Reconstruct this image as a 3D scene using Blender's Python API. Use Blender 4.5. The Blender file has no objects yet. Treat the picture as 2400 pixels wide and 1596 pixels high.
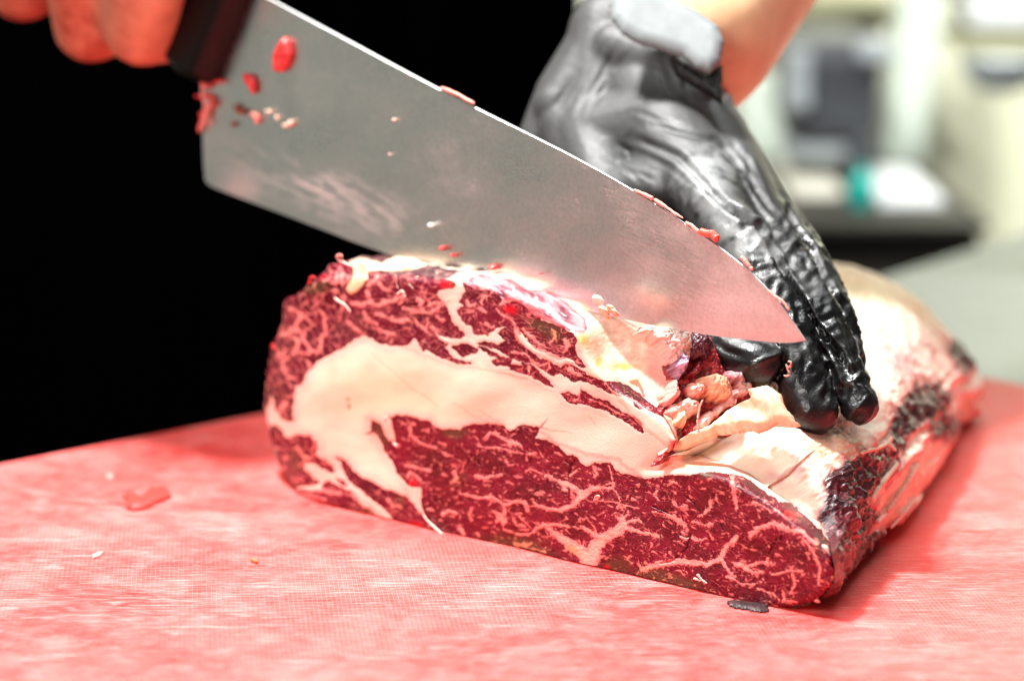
import bpy, bmesh, math
from mathutils import Vector, Matrix
# ------------------------------------------------------------------ numeric helpers
import numpy as np

def _perm(seed):
    r = np.random.RandomState(seed)
    p = r.permutation(256)
    return np.concatenate([p, p, p])

def gnoise3(x, y, z, seed=0):
    """gradient noise in about -1..1 on arrays"""
    p = _perm(seed)
    xi = np.floor(x).astype(np.int64); yi = np.floor(y).astype(np.int64); zi = np.floor(z).astype(np.int64)
    xf = x - xi; yf = y - yi; zf = z - zi
    u = xf*xf*xf*(xf*(xf*6-15)+10); v = yf*yf*yf*(yf*(yf*6-15)+10); w = zf*zf*zf*(zf*(zf*6-15)+10)
    xi &= 255; yi &= 255; zi &= 255
    G = np.array([[1,1,0],[-1,1,0],[1,-1,0],[-1,-1,0],[1,0,1],[-1,0,1],[1,0,-1],[-1,0,-1],
                  [0,1,1],[0,-1,1],[0,1,-1],[0,-1,-1]], float)
    def g(ix, iy, iz, fx, fy, fz):
        h = p[p[p[ix]+iy]+iz] % 12
        return G[h, 0]*fx + G[h, 1]*fy + G[h, 2]*fz
    def L(a, b, t): return a + (b-a)*t
    n = L(L(L(g(xi,yi,zi,xf,yf,zf), g(xi+1,yi,zi,xf-1,yf,zf), u),
            L(g(xi,yi+1,zi,xf,yf-1,zf), g(xi+1,yi+1,zi,xf-1,yf-1,zf), u), v),
          L(L(g(xi,yi,zi+1,xf,yf,zf-1), g(xi+1,yi,zi+1,xf-1,yf,zf-1), u),
            L(g(xi,yi+1,zi+1,xf,yf-1,zf-1), g(xi+1,yi+1,zi+1,xf-1,yf-1,zf-1), u), v), w)
    return n

def gnoise2(x, y, seed=0):
    p = _perm(seed)
    xi = np.floor(x).astype(np.int64); yi = np.floor(y).astype(np.int64)
    xf = x - xi; yf = y - yi
    u = xf*xf*xf*(xf*(xf*6-15)+10); v = yf*yf*yf*(yf*(yf*6-15)+10)
    xi &= 255; yi &= 255
    a = np.arange(16)*np.pi/8
    GX, GY = np.cos(a), np.sin(a)
    def g(ix, iy, fx, fy):
        h = p[p[ix]+iy] & 15
        return GX[h]*fx + GY[h]*fy
    def L(a, b, t): return a + (b-a)*t
    return 1.4*L(L(g(xi,yi,xf,yf), g(xi+1,yi,xf-1,yf), u), L(g(xi,yi+1,xf,yf-1), g(xi+1,yi+1,xf-1,yf-1), u), v)

def fbm2(x, y, o=3, seed=0):
    s = 0; a = 1; t = 0
    for i in range(o):
        s = s + a*gnoise2(x*2**i+13.7*i, y*2**i-7.1*i, seed+i); t += a; a *= .5
    return s/t

def fbm3(P, sc, o=3, seed=0):
    s = 0; a = 1; t = 0
    for i in range(o):
        k = sc*2**i
        s = s + a*gnoise3(P[:, 0]*k+13.7*i, P[:, 1]*k-7.1*i, P[:, 2]*k+3.3*i, seed+i); t += a; a *= .5
    return s/t

def voronoi2(x, y, seed=0):
    """distance to nearest and to second nearest cell point"""
    p = _perm(seed)
    xi = np.floor(x).astype(np.int64); yi = np.floor(y).astype(np.int64)
    f1 = np.full(x.shape, 9.); f2 = np.full(x.shape, 9.); idc = np.zeros(x.shape)
    for dx in (-1, 0, 1):
        for dy in (-1, 0, 1):
            cx = xi+dx; cy = yi+dy
            h = p[p[cx & 255]+(cy & 255)]; h2 = p[h+57]; h3 = p[h2+11]
            px = cx+.5+.8*(h/255.-.5); py = cy+.5+.8*(h2/255.-.5)
            d = np.hypot(x-px, y-py)
            c = d < f1
            f2 = np.where(c, f1, np.minimum(f2, d)); idc = np.where(c, h3/255., idc); f1 = np.where(c, d, f1)
    return f1, f2, idc

def sstep(a, b, x):
    t = np.clip((x-a)/(b-a), 0, 1)
    return t*t*(3-2*t)

def mixc(a, b, t):
    return a + (np.asarray(b)-a)*t[..., None]

def srgb(r, g, b):
    c = np.array([r, g, b], float)/255.
    return np.where(c < .04045, c/12.92, ((c+.055)/1.055)**2.4)

def seg_dist(x, y, a, b):
    ax, ay = a; bx, by = b
    dx, dy = bx-ax, by-ay
    L2 = dx*dx+dy*dy+1e-12
    t = np.clip(((x-ax)*dx+(y-ay)*dy)/L2, 0, 1)
    return np.hypot(x-ax-t*dx, y-ay-t*dy), t

def poly_sd(x, y, pts, margin=40.):
    """signed distance to a closed polygon, positive inside; only worked out near it"""
    pts = np.asarray(pts, float)
    out = np.full(x.shape, -1e3)
    m = (x > pts[:,0].min()-margin) & (x < pts[:,0].max()+margin) & (y > pts[:,1].min()-margin) & (y < pts[:,1].max()+margin)
    if not m.any(): return out
    X = x[m]; Y = y[m]
    d = np.full(X.shape, 1e9); ins = np.zeros(X.shape, bool)
    n = len(pts)
    for i in range(n):
        a = pts[i]; b = pts[(i+1) % n]
        dd, _ = seg_dist(X, Y, a, b)
        d = np.minimum(d, dd)
        if a[1] != b[1]:
            c = ((a[1] > Y) != (b[1] > Y)) & (X < (b[0]-a[0])*(Y-a[1])/(b[1]-a[1])+a[0])
            ins ^= c
    out[m] = np.where(ins, d, -d)
    return out

def line_sd(x, y, pts, w0, w1=None, margin=40.):
    """signed distance (positive inside) to a polyline with half width w0..w1"""
    if w1 is None: w1 = w0
    pts = np.asarray(pts, float)
    out = np.full(x.shape, -1e3)
    m = (x > pts[:,0].min()-margin) & (x < pts[:,0].max()+margin) & (y > pts[:,1].min()-margin) & (y < pts[:,1].max()+margin)
    if not m.any(): return out
    X = x[m]; Y = y[m]
    d = np.full(X.shape, -1e3)
    n = len(pts)-1
    for i in range(n):
        dd, t = seg_dist(X, Y, pts[i], pts[i+1])
        w = w0+(w1-w0)*(i+t)/n
        d = np.maximum(d, w-dd)
    out[m] = d
    return out
# ------------------------------------------------------------------ where the photograph's pixels lie in the place
CAM_H = .2967; PITCH = np.radians(12.0); FPX = 6000.
_fw = np.array([0, np.cos(PITCH), -np.sin(PITCH)]); _up = np.array([0, np.sin(PITCH), np.cos(PITCH)]); _rt = np.array([1., 0, 0])
CAM = np.array([0, 0, CAM_H])
def rays(px, py):
    px = np.asarray(px, float); py = np.asarray(py, float)
    return _fw + ((px-1200)/FPX)[..., None]*_rt + ((798-py)/FPX)[..., None]*_up
def on_z(px, py, z=0.):
    d = rays(px, py); return CAM + d*((z-CAM_H)/d[..., 2])[..., None]
def on_plane(px, py, P0, n, w=0.):
    d = rays(px, py); t = (np.dot(P0-CAM, n)+w)/np.dot(d, n)
    return CAM + d*np.asarray(t)[..., None]
def at_depth(px, py, Y):
    d = rays(px, py); return CAM + d*(Y/d[..., 1])[..., None]
def project(P):
    v = np.asarray(P, float)-CAM
    z = v@_fw
    return 1200+FPX*(v@_rt)/z, 798-FPX*(v@_up)/z
FA = on_z(690, 1167); FB = on_z(1870, 1438)          # foot of the cut face, left and right
FU = (FB-FA)/np.linalg.norm(FB-FA)
_n0 = np.array([FU[1], -FU[0], 0.])                  # horizontal, toward the camera
LEAN = np.radians(5)
FN = np.cos(LEAN)*_n0 + np.sin(LEAN)*np.array([0, 0, 1.])
FV = np.cross(FN, FU); FV = FV if FV[2] > 0 else -FV
BACK = np.array([.36, .93, 0]); BACK /= np.linalg.norm(BACK)
def face_pt(px, py, w=0.): return on_plane(px, py, FA, FN, w)
# ------------------------------------------------------------------ scene, camera, lamps, exposure
SC = bpy.context.scene
COL = SC.collection
cam_d = bpy.data.cameras.new('camera'); cam = bpy.data.objects.new('camera', cam_d); COL.objects.link(cam)
cam.location = (0, 0, CAM_H); cam.rotation_euler = (math.radians(90-12), 0, 0)
cam_d.sensor_width = 36; cam_d.lens = 90; cam_d.clip_end = 50; cam_d.clip_start = .01
cam_d.dof.use_dof = True; cam_d.dof.focus_distance = .985; cam_d.dof.aperture_fstop = 4.6; cam_d.dof.aperture_blades = 0
SC.camera = cam
w = bpy.data.worlds.new('World'); SC.world = w; w.use_nodes = True
bg = w.node_tree.nodes['Background']; bg.inputs[0].default_value = (.80, .86, .80, 1); bg.inputs[1].default_value = .09
SC.cycles.filter_width = 1.15
SC.view_settings.view_transform = 'Standard'; SC.view_settings.look = 'None'; SC.view_settings.gamma = 1; SC.view_settings.exposure = .28

def area(name, loc, target, size, watts, color=(1, 1, 1)):
    d = bpy.data.lights.new(name, 'AREA'); d.shape = 'RECTANGLE'; d.size = size[0]; d.size_y = size[1]; d.energy = watts; d.color = color
    o = bpy.data.objects.new(name, d); COL.objects.link(o); o.location = loc
    o.rotation_euler = (Vector(target)-Vector(loc)).to_track_quat('-Z', 'Y').to_euler()
    return o
area('key_lamp', (-.34, 1.14, 1.32), (.05, 1., .03), (.14, .14), 46, (1, .98, .95))
area('ceiling_panel', (.15, 1.2, 1.75), (.05, 1.0, 0), (1.1, .8), 20, (.97, 1, 1))
area('front_lamp', (-.7, .0, .75), (0, 1.0, .05), (.5, .4), 10.5, (1, .97, .95))
rl = area('wall_fill', (.9, 2.05, 1.3), (.85, 2.75, .1), (.5, .5), 17, (1, .99, .93)); rl.data.spread = math.radians(75)  # added fill aimed only at the far wall, no such lamp in view
# ------------------------------------------------------------------ builders
def thing(name, label, cat, loc=(0, 0, 0), group=None):
    o = bpy.data.objects.new(name, None); COL.objects.link(o); o.location = loc
    o['label'] = label; o['category'] = cat; o.empty_display_size = .01
    if group: o['group'] = group
    return o
def tag(o, label=None, cat=None, group=None, kind=None):
    if label: o['label'] = label
    if cat: o['category'] = cat
    if group: o['group'] = group
    if kind: o['kind'] = kind
    return o
def link(name, me, mat=None, parent=None):
    o = bpy.data.objects.new(name, me); COL.objects.link(o)
    if mat is not None: me.materials.append(mat)
    if parent is not None:
        o.parent = parent
        o.location = -Vector(parent.location)      # meshes are modelled in world coordinates
    return o
def mesh_np(name, V, F, smooth=True):
    """F: (n,3) or (n,4) int array"""
    V = np.asarray(V, np.float32); F = np.asarray(F, np.int32)
    me = bpy.data.meshes.new(name)
    k = F.shape[1]; n = len(F)
    me.vertices.add(len(V)); me.vertices.foreach_set('co', V.ravel())
    me.loops.add(n*k); me.loops.foreach_set('vertex_index', F.ravel())
    me.polygons.add(n); me.polygons.foreach_set('loop_start', np.arange(n, dtype=np.int32)*k)
    me.polygons.foreach_set('loop_total', np.full(n, k, np.int32))
    me.update(calc_edges=True)
    if smooth: me.polygons.foreach_set('use_smooth', np.ones(n, bool))
    return me
def set_col(me, name, C):
    a = me.color_attributes.new(name, 'FLOAT_COLOR', 'POINT')
    C = np.asarray(C, np.float32)
    if C.shape[1] == 3: C = np.concatenate([C, np.ones((len(C), 1), np.float32)], 1)
    a.data.foreach_set('color', C.ravel())
def set_flt(me, name, x):
    a = me.attributes.new(name, 'FLOAT', 'POINT'); a.data.foreach_set('value', np.asarray(x, np.float32).ravel())
def vnormals(V, F):
    V = np.asarray(V, float)
    a, b, c = V[F[:, 0]], V[F[:, 1]], V[F[:, 2]]
    n = np.cross(b-a, c-a)
    if F.shape[1] == 4:
        d = V[F[:, 3]]; n = np.cross(c-a, d-b)
    N = np.zeros_like(V)
    for k in range(F.shape[1]):
        for j in range(3): N[:, j] += np.bincount(F[:, k], n[:, j], len(V))
    return N/(np.linalg.norm(N, axis=1)[:, None]+1e-15)
def bm_mesh(name, bm, smooth=True):
    bmesh.ops.recalc_face_normals(bm, faces=bm.faces)
    me = bpy.data.meshes.new(name); bm.to_mesh(me); bm.free()
    if smooth: me.polygons.foreach_set('use_smooth', np.ones(len(me.polygons), bool))
    return me
def me_arrays(me):
    V = np.empty(len(me.vertices)*3, np.float32); me.vertices.foreach_get('co', V)
    N = np.empty(len(me.vertices)*3, np.float32); me.vertices.foreach_get('normal', N)
    return V.reshape(-1, 3).astype(float), N.reshape(-1, 3).astype(float)
def capsule(bm, a, b, ra, rb, seg=20):
    """round-ended tapered limb between two joints"""
    a = Vector(a); b = Vector(b); ax = b-a; L = ax.length
    if L < 1e-6: ax = Vector((0, 0, 1)); L = 1e-6
    q = ax.to_track_quat('Z', 'Y'); prof = []
    for i in range(7):
        t = -math.pi/2+i*math.pi/2/6; prof.append((ra*math.cos(t), ra*math.sin(t)))
    for i in range(7):
        t = i*math.pi/2/6; prof.append((rb*math.cos(t), L+rb*math.sin(t)))
    rings = []
    for r, z in prof:
        rings.append([bm.verts.new(a+q@Vector((max(r, 1e-5)*math.cos(2*math.pi*k/seg), max(r, 1e-5)*math.sin(2*math.pi*k/seg), z))) for k in range(seg)])
    for r0, r1 in zip(rings, rings[1:]):
        for k in range(seg):
            bm.faces.new((r0[k], r0[(k+1) % seg], r1[(k+1) % seg], r1[k]))
    bm.faces.new(rings[0][::-1]); bm.faces.new(rings[-1])
def grow(bm, voxel, smooth=6, fac=.5):
    """merge overlapping limbs into one continuous skin"""
    me = bpy.data.meshes.new('tmp'); bmesh.ops.recalc_face_normals(bm, faces=bm.faces); bm.to_mesh(me); bm.free()
    o = bpy.data.objects.new('tmp', me); COL.objects.link(o)
    m = o.modifiers.new('r', 'REMESH'); m.mode = 'VOXEL'; m.voxel_size = voxel; m.use_smooth_shade = True
    s = o.modifiers.new('s', 'SMOOTH'); s.factor = fac; s.iterations = smooth
    dg = bpy.context.evaluated_depsgraph_get()
    out = bpy.data.meshes.new_from_object(o.evaluated_get(dg))
    bpy.data.objects.remove(o); bpy.data.meshes.remove(me)
    out.polygons.foreach_set('use_smooth', np.ones(len(out.polygons), bool))
    return out
def box_bm(bm, x0, x1, y0, y1, z0, z1, M=None):
    vs = [bm.verts.new(Vector(c) if M is None else M@Vector(c)) for c in ((x0,y0,z0),(x1,y0,z0),(x1,y1,z0),(x0,y1,z0),(x0,y0,z1),(x1,y0,z1),(x1,y1,z1),(x0,y1,z1))]
    fs = [bm.faces.new([vs[i] for i in f]) for f in ((0,3,2,1),(4,5,6,7),(0,1,5,4),(1,2,6,5),(2,3,7,6),(3,0,4,7))]
    return vs, fs
def box(name, x0, x1, y0, y1, z0, z1, mat, parent=None, bev=.004, M=None):
    bm = bmesh.new(); box_bm(bm, x0, x1, y0, y1, z0, z1, M)
    bmesh.ops.bevel(bm, geom=list(bm.edges), offset=bev, segments=2, affect='EDGES', profile=.6)
    return link(name, bm_mesh(name, bm, False), mat, parent)

class NT:
    def __init__(s, name):
        s.m = bpy.data.materials.new(name); s.m.use_nodes = True; s.t = s.m.node_tree; s.b = s.t.nodes['Principled BSDF']
    def n(s, typ, **kw):
        o = s.t.nodes.new(typ)
        for k, v in kw.items():
            if k.startswith('i_'): 
                key = k[2:]; key = int(key) if key.isdigit() else key.replace('_', ' ')
                o.inputs[key].default_value = v
            else: setattr(o, k, v)
        return o
    def l(s, a, b): s.t.links.new(a, b)
    def set(s, **kw):
        for k, v in kw.items(): s.b.inputs[k.replace('_', ' ')].default_value = v
        return s
    def bump(s, hs, strength=.3, dist=.001):
        b = s.n('ShaderNodeBump'); b.inputs['Strength'].default_value = strength; b.inputs['Distance'].default_value = dist
        s.l(hs, b.inputs['Height']); s.l(b.outputs[0], s.b.inputs['Normal']); return b
    def noise(s, scale, detail=3, rough=.5, dist=0., vec=None):
        o = s.n('ShaderNodeTexNoise'); o.inputs['Scale'].default_value = scale; o.inputs['Detail'].default_value = detail
        o.inputs['Roughness'].default_value = rough; o.inputs['Distortion'].default_value = dist
        if vec is None:
            g = s.n('ShaderNodeNewGeometry'); vec = g.outputs['Position']
        s.l(vec, o.inputs['Vector']); return o.outputs[0]
    def ramp(s, src, *stops):
        r = s.n('ShaderNodeValToRGB'); e = r.color_ramp.elements
        while len(e) < len(stops): e.new(.5)
        for i, (p, c) in enumerate(stops):
            e[i].position = p; e[i].color = tuple(c)+(1,) if len(c) == 3 else c
        s.l(src, r.inputs[0]); return r.outputs[0]
def solid(name, c, rough=.5, metal=0., noise=.0, nscale=60., **kw):
    T = NT(name); T.set(Base_Color=tuple(c)+(1,), Roughness=rough, Metallic=metal, **kw)
    if noise:
        n = T.noise(nscale, 4)
        c = np.array(c)
        T.l(T.ramp(n, (.3, c*(1-noise)), (.7, np.minimum(c*(1+noise), 1))), T.b.inputs['Base Color'])
    return T.m
def flesh_mat(name, rlo=.28, rhi=.6, sss=.25, bump=.35, spec=.5, bscale=1500., coat=0.):
    """colour and gloss come from per-point albedo; grain from noise"""
    T = NT(name)
    a = T.n('ShaderNodeAttribute', attribute_name='col'); g = T.n('ShaderNodeAttribute', attribute_name='gloss')
    f = T.noise(2600, 3)
    mx = T.n('ShaderNodeMix', data_type='RGBA', blend_type='MULTIPLY'); mx.inputs[0].default_value = .22
    T.l(a.outputs['Color'], mx.inputs[6]); T.l(T.ramp(f, (.3, (.62,.60,.60)), (.7, (1,1,1))), mx.inputs[7])
    T.l(mx.outputs[2], T.b.inputs['Base Color'])
    mr = T.n('ShaderNodeMapRange'); mr.inputs[3].default_value = rhi; mr.inputs[4].default_value = rlo
    T.l(g.outputs['Fac'], mr.inputs[0]); T.l(mr.outputs[0], T.b.inputs['Roughness'])
    T.set(Subsurface_Weight=sss, Subsurface_Scale=.004, Specular_IOR_Level=spec, Coat_Weight=coat, Coat_Roughness=.12)
    T.b.inputs['Subsurface Radius'].default_value = (1., .35, .25)
    n = T.noise(bscale, 3, .6)
    T.bump(n, bump, .0006)
    return T.m
# ------------------------------------------------------------------ the grain of the cut face
# traced in photo pixels (2400 x 1596); each zoomed tracing sheet has its own scale
def _Z(x0, y0, k): return lambda *p: [(x0+a/k, y0+b/k) for a, b in p]
Z1 = _Z(580, 560, 2.239); Z2 = _Z(1200, 600, 2.9475); Z3 = _Z(900, 940, 3.408); Z4 = _Z(1400, 1000, 3.408)
Z5 = _Z(600, 600, 5.228); Z6 = _Z(900, 600, 5.228); Z7 = _Z(1200, 620, 5.226); Z8 = _Z(600, 900, 4.355)

FACE_OUT = [(698,1161),(676,1117),(654,1090),(638,1042),(632,1007),(622,953),(625,899),(628,868),(638,810),(654,783),(664,752),
 (665,716),(669,703),(700,690),(727,667),(759,640),(776,622),(794,616),(823,612),(850,604),(900,600),(960,606),(1010,622),(1060,632),(1107,638),(1160,641),
 (1200,643),(1261,647),(1312,661),(1353,678),(1387,702),(1410,717),(1451,741),(1488,765),(1526,783),(1550,810),(1572,850),(1585,900),
 (1570,930),(1552,950),(1556,975),(1572,1000),(1586,1030),(1578,1052),(1545,1072),(1591,1066),(1649,1068),(1700,1086),(1756,1108),
 (1796,1138),(1840,1168),(1884,1196),(1925,1225),(1944,1270),(1957,1335),(1954,1367),(1934,1392),(1913,1411),(1840,1430),(1802,1436),
 (1708,1424),(1617,1404),(1517,1383),(1441,1358),(1384,1350),(1311,1332),(1193,1300),(1123,1285),(1047,1262),(988,1241),(923,1225),
 (893,1218),(826,1201),(759,1181)]

MUSCLES = [
 # cap muscle round the left and the top
 Z1((50,300),(440,80),(545,130),(640,160),(760,175),(900,180),(1010,215),(1090,235),(1080,258),(1000,262),(985,300),(1020,330),(1060,400),(1068,440),(1110,465),(1145,505),(1130,520),
    (1040,512),(990,500),(1000,530),(1050,560),(1040,575),(960,560),(930,530),(870,520),(850,548),(780,552),(700,548),(660,520),(610,505),(560,520),(500,570),(420,612),(350,650),(310,690),(290,760),(255,770),
    (240,800),(232,900),(238,960),(190,940),(150,880),(118,800),(90,900),(40,900)),
 Z1((888,530),(905,532),(945,560),(950,580),(925,590),(900,570)),
 Z1((950,575),(1000,562),(1040,590),(1050,600),(960,590)),
 Z6((540,1150),(620,1170),(720,1180),(800,1220),(900,1260),(960,1290),(1080,1310),(960,1310),(800,1270),(640,1210)),
 Z6((840,1130),(900,1100),(1000,1090),(1140,1150),(1140,1190),(1060,1200),(960,1225),(890,1200)),
 # right of the pale column
 Z6((980,320),(1150,420),(1300,410),(1500,540),(1700,600),(1900,760),(1900,1060),(1780,1000),(1690,880),(1660,960),(1560,900),
    (1500,860),(1350,870),(1300,930),(1270,970),(1170,970),(1120,930),(1100,870),(1000,820),(920,720),(910,670),(1000,600),(930,570),(940,510),(1000,440),(1000,360)),
 Z6((1400,950),(1460,900),(1560,870),(1660,940),(1600,1000),(1620,1040),(1720,1130),(1890,1240),(1890,1300),(1800,1250),(1780,1300),
    (1650,1270),(1590,1240),(1480,1190),(1380,1150),(1270,1110),(1140,1080),(1220,1050),(1330,1070),(1390,1100),(1500,1040),(1560,1040),(1580,1010),(1480,1020)),
 Z6((1160,1120),(1230,1130),(1340,1210),(1450,1240),(1580,1250),(1560,1300),(1500,1320),(1700,1350),(1750,1440),(1600,1400),(1480,1350),(1350,1330),(1340,1300),(1460,1270),(1360,1250),(1260,1200)),
 Z6((1680,1300),(1890,1400),(1890,1500),(1780,1440),(1800,1400)),
 # tail of the cap toward the right
 Z7((-60,400),(20,500),(130,650),(300,680),(420,710),(600,780),(760,860),(790,930),(760,1000),(780,1080),(890,1250),(800,1220),(700,1130),(540,1150),
    (400,1090),(280,1010),(200,920),(140,830),(90,770),(20,860),(-60,700)),
 Z7((-20,810),(60,880),(150,1030),(280,1120),(330,1160),(480,1200),(590,1290),(620,1240),(700,1240),(840,1290),(960,1380),(1080,1430),(1260,1440),(1400,1490),(1560,1600),
    (1300,1600),(1180,1560),(1080,1500),(1000,1450),(870,1440),(760,1430),(660,1360),(560,1320),(520,1360),(440,1310),(380,1250),(260,1210),(200,1185),(100,1170),(-20,1130)),
 Z7((-20,1250),(120,1280),(200,1340),(220,1310),(110,1210),(220,1230),(300,1310),(400,1360),(460,1430),(515,1495),(420,1470),(330,1410),(240,1370),(150,1330),(-20,1300)),
 Z2((560,850),(700,880),(800,900),(900,980),(980,1040),(1060,1050),(1080,1130),(1010,1090),(930,1060),(860,1030),(760,960),(660,920)),
 Z2((345,955),(400,938),(450,975),(480,930),(560,965),(620,1000),(700,1045),(780,1080),(850,1120),(915,1200),(900,1215),(830,1170),(760,1120),(680,1080),(600,1040),(540,1020),(440,1020),(380,1000)),
 # eye muscle
 Z3((45,135),(100,125),(190,130),(340,160),(420,220),(470,240),(600,240),(650,210),(720,190),(830,185),(940,200),(1000,240),(1060,210),(1150,205),(1240,222),(1230,270),(1190,290),
    (1250,320),(1300,310),(1400,370),(1430,430),(1500,430),(1580,510),(1620,530),(1680,505),(1800,505),(1850,560),(1920,590),(2045,620))
  + Z4((330,410),(420,425),(550,402),(680,402),(800,370),(900,358),(1000,382),(1150,395),(1250,470),(1380,550),(1450,605),(1560,622),(1680,735),(1780,830),(1850,930),(1990,1200),(1900,1500),(1000,1560),(140,1320),(0,1250))
  + Z3((1500,1460),(1300,1400),(700,1260),(330,1150),(290,960),(310,900),(300,800),(305,690),(200,680),(100,560),(70,480),(-20,330),(-70,230),(-100,200),(-90,160),(-30,180),(30,330),(110,330),(100,260)),
 # lower left corner
 Z8((150,430),(200,430),(260,480),(300,570),(350,560),(440,525),(540,530),(610,600),(620,740),(740,790),(800,890),(730,880),(640,820),(560,800),(520,790),(480,840),(560,960),(620,1020),
    (520,1040),(400,1060),(200,1060),(200,800),(100,600)),
 Z8((400,1090),(560,1100),(660,1090),(700,1010),(760,1000),(880,1060),(990,1130),(1090,1250),(1200,1310),(1250,1370),(1000,1400),(600,1400),(300,1200)),
 Z8((830,760),(900,800),(1000,900),(1120,980),(1280,1060),(1400,1120),(1540,1140),(1600,1220),(1660,1290),(1700,1400),(1690,1480),(1600,1520),(1420,1420),(1380,1310),(1290,1240),(1160,1150),(1020,1040),(940,940),(870,830)),
 Z8((830,960),(900,980),(940,1030),(880,1020)),
]
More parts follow.
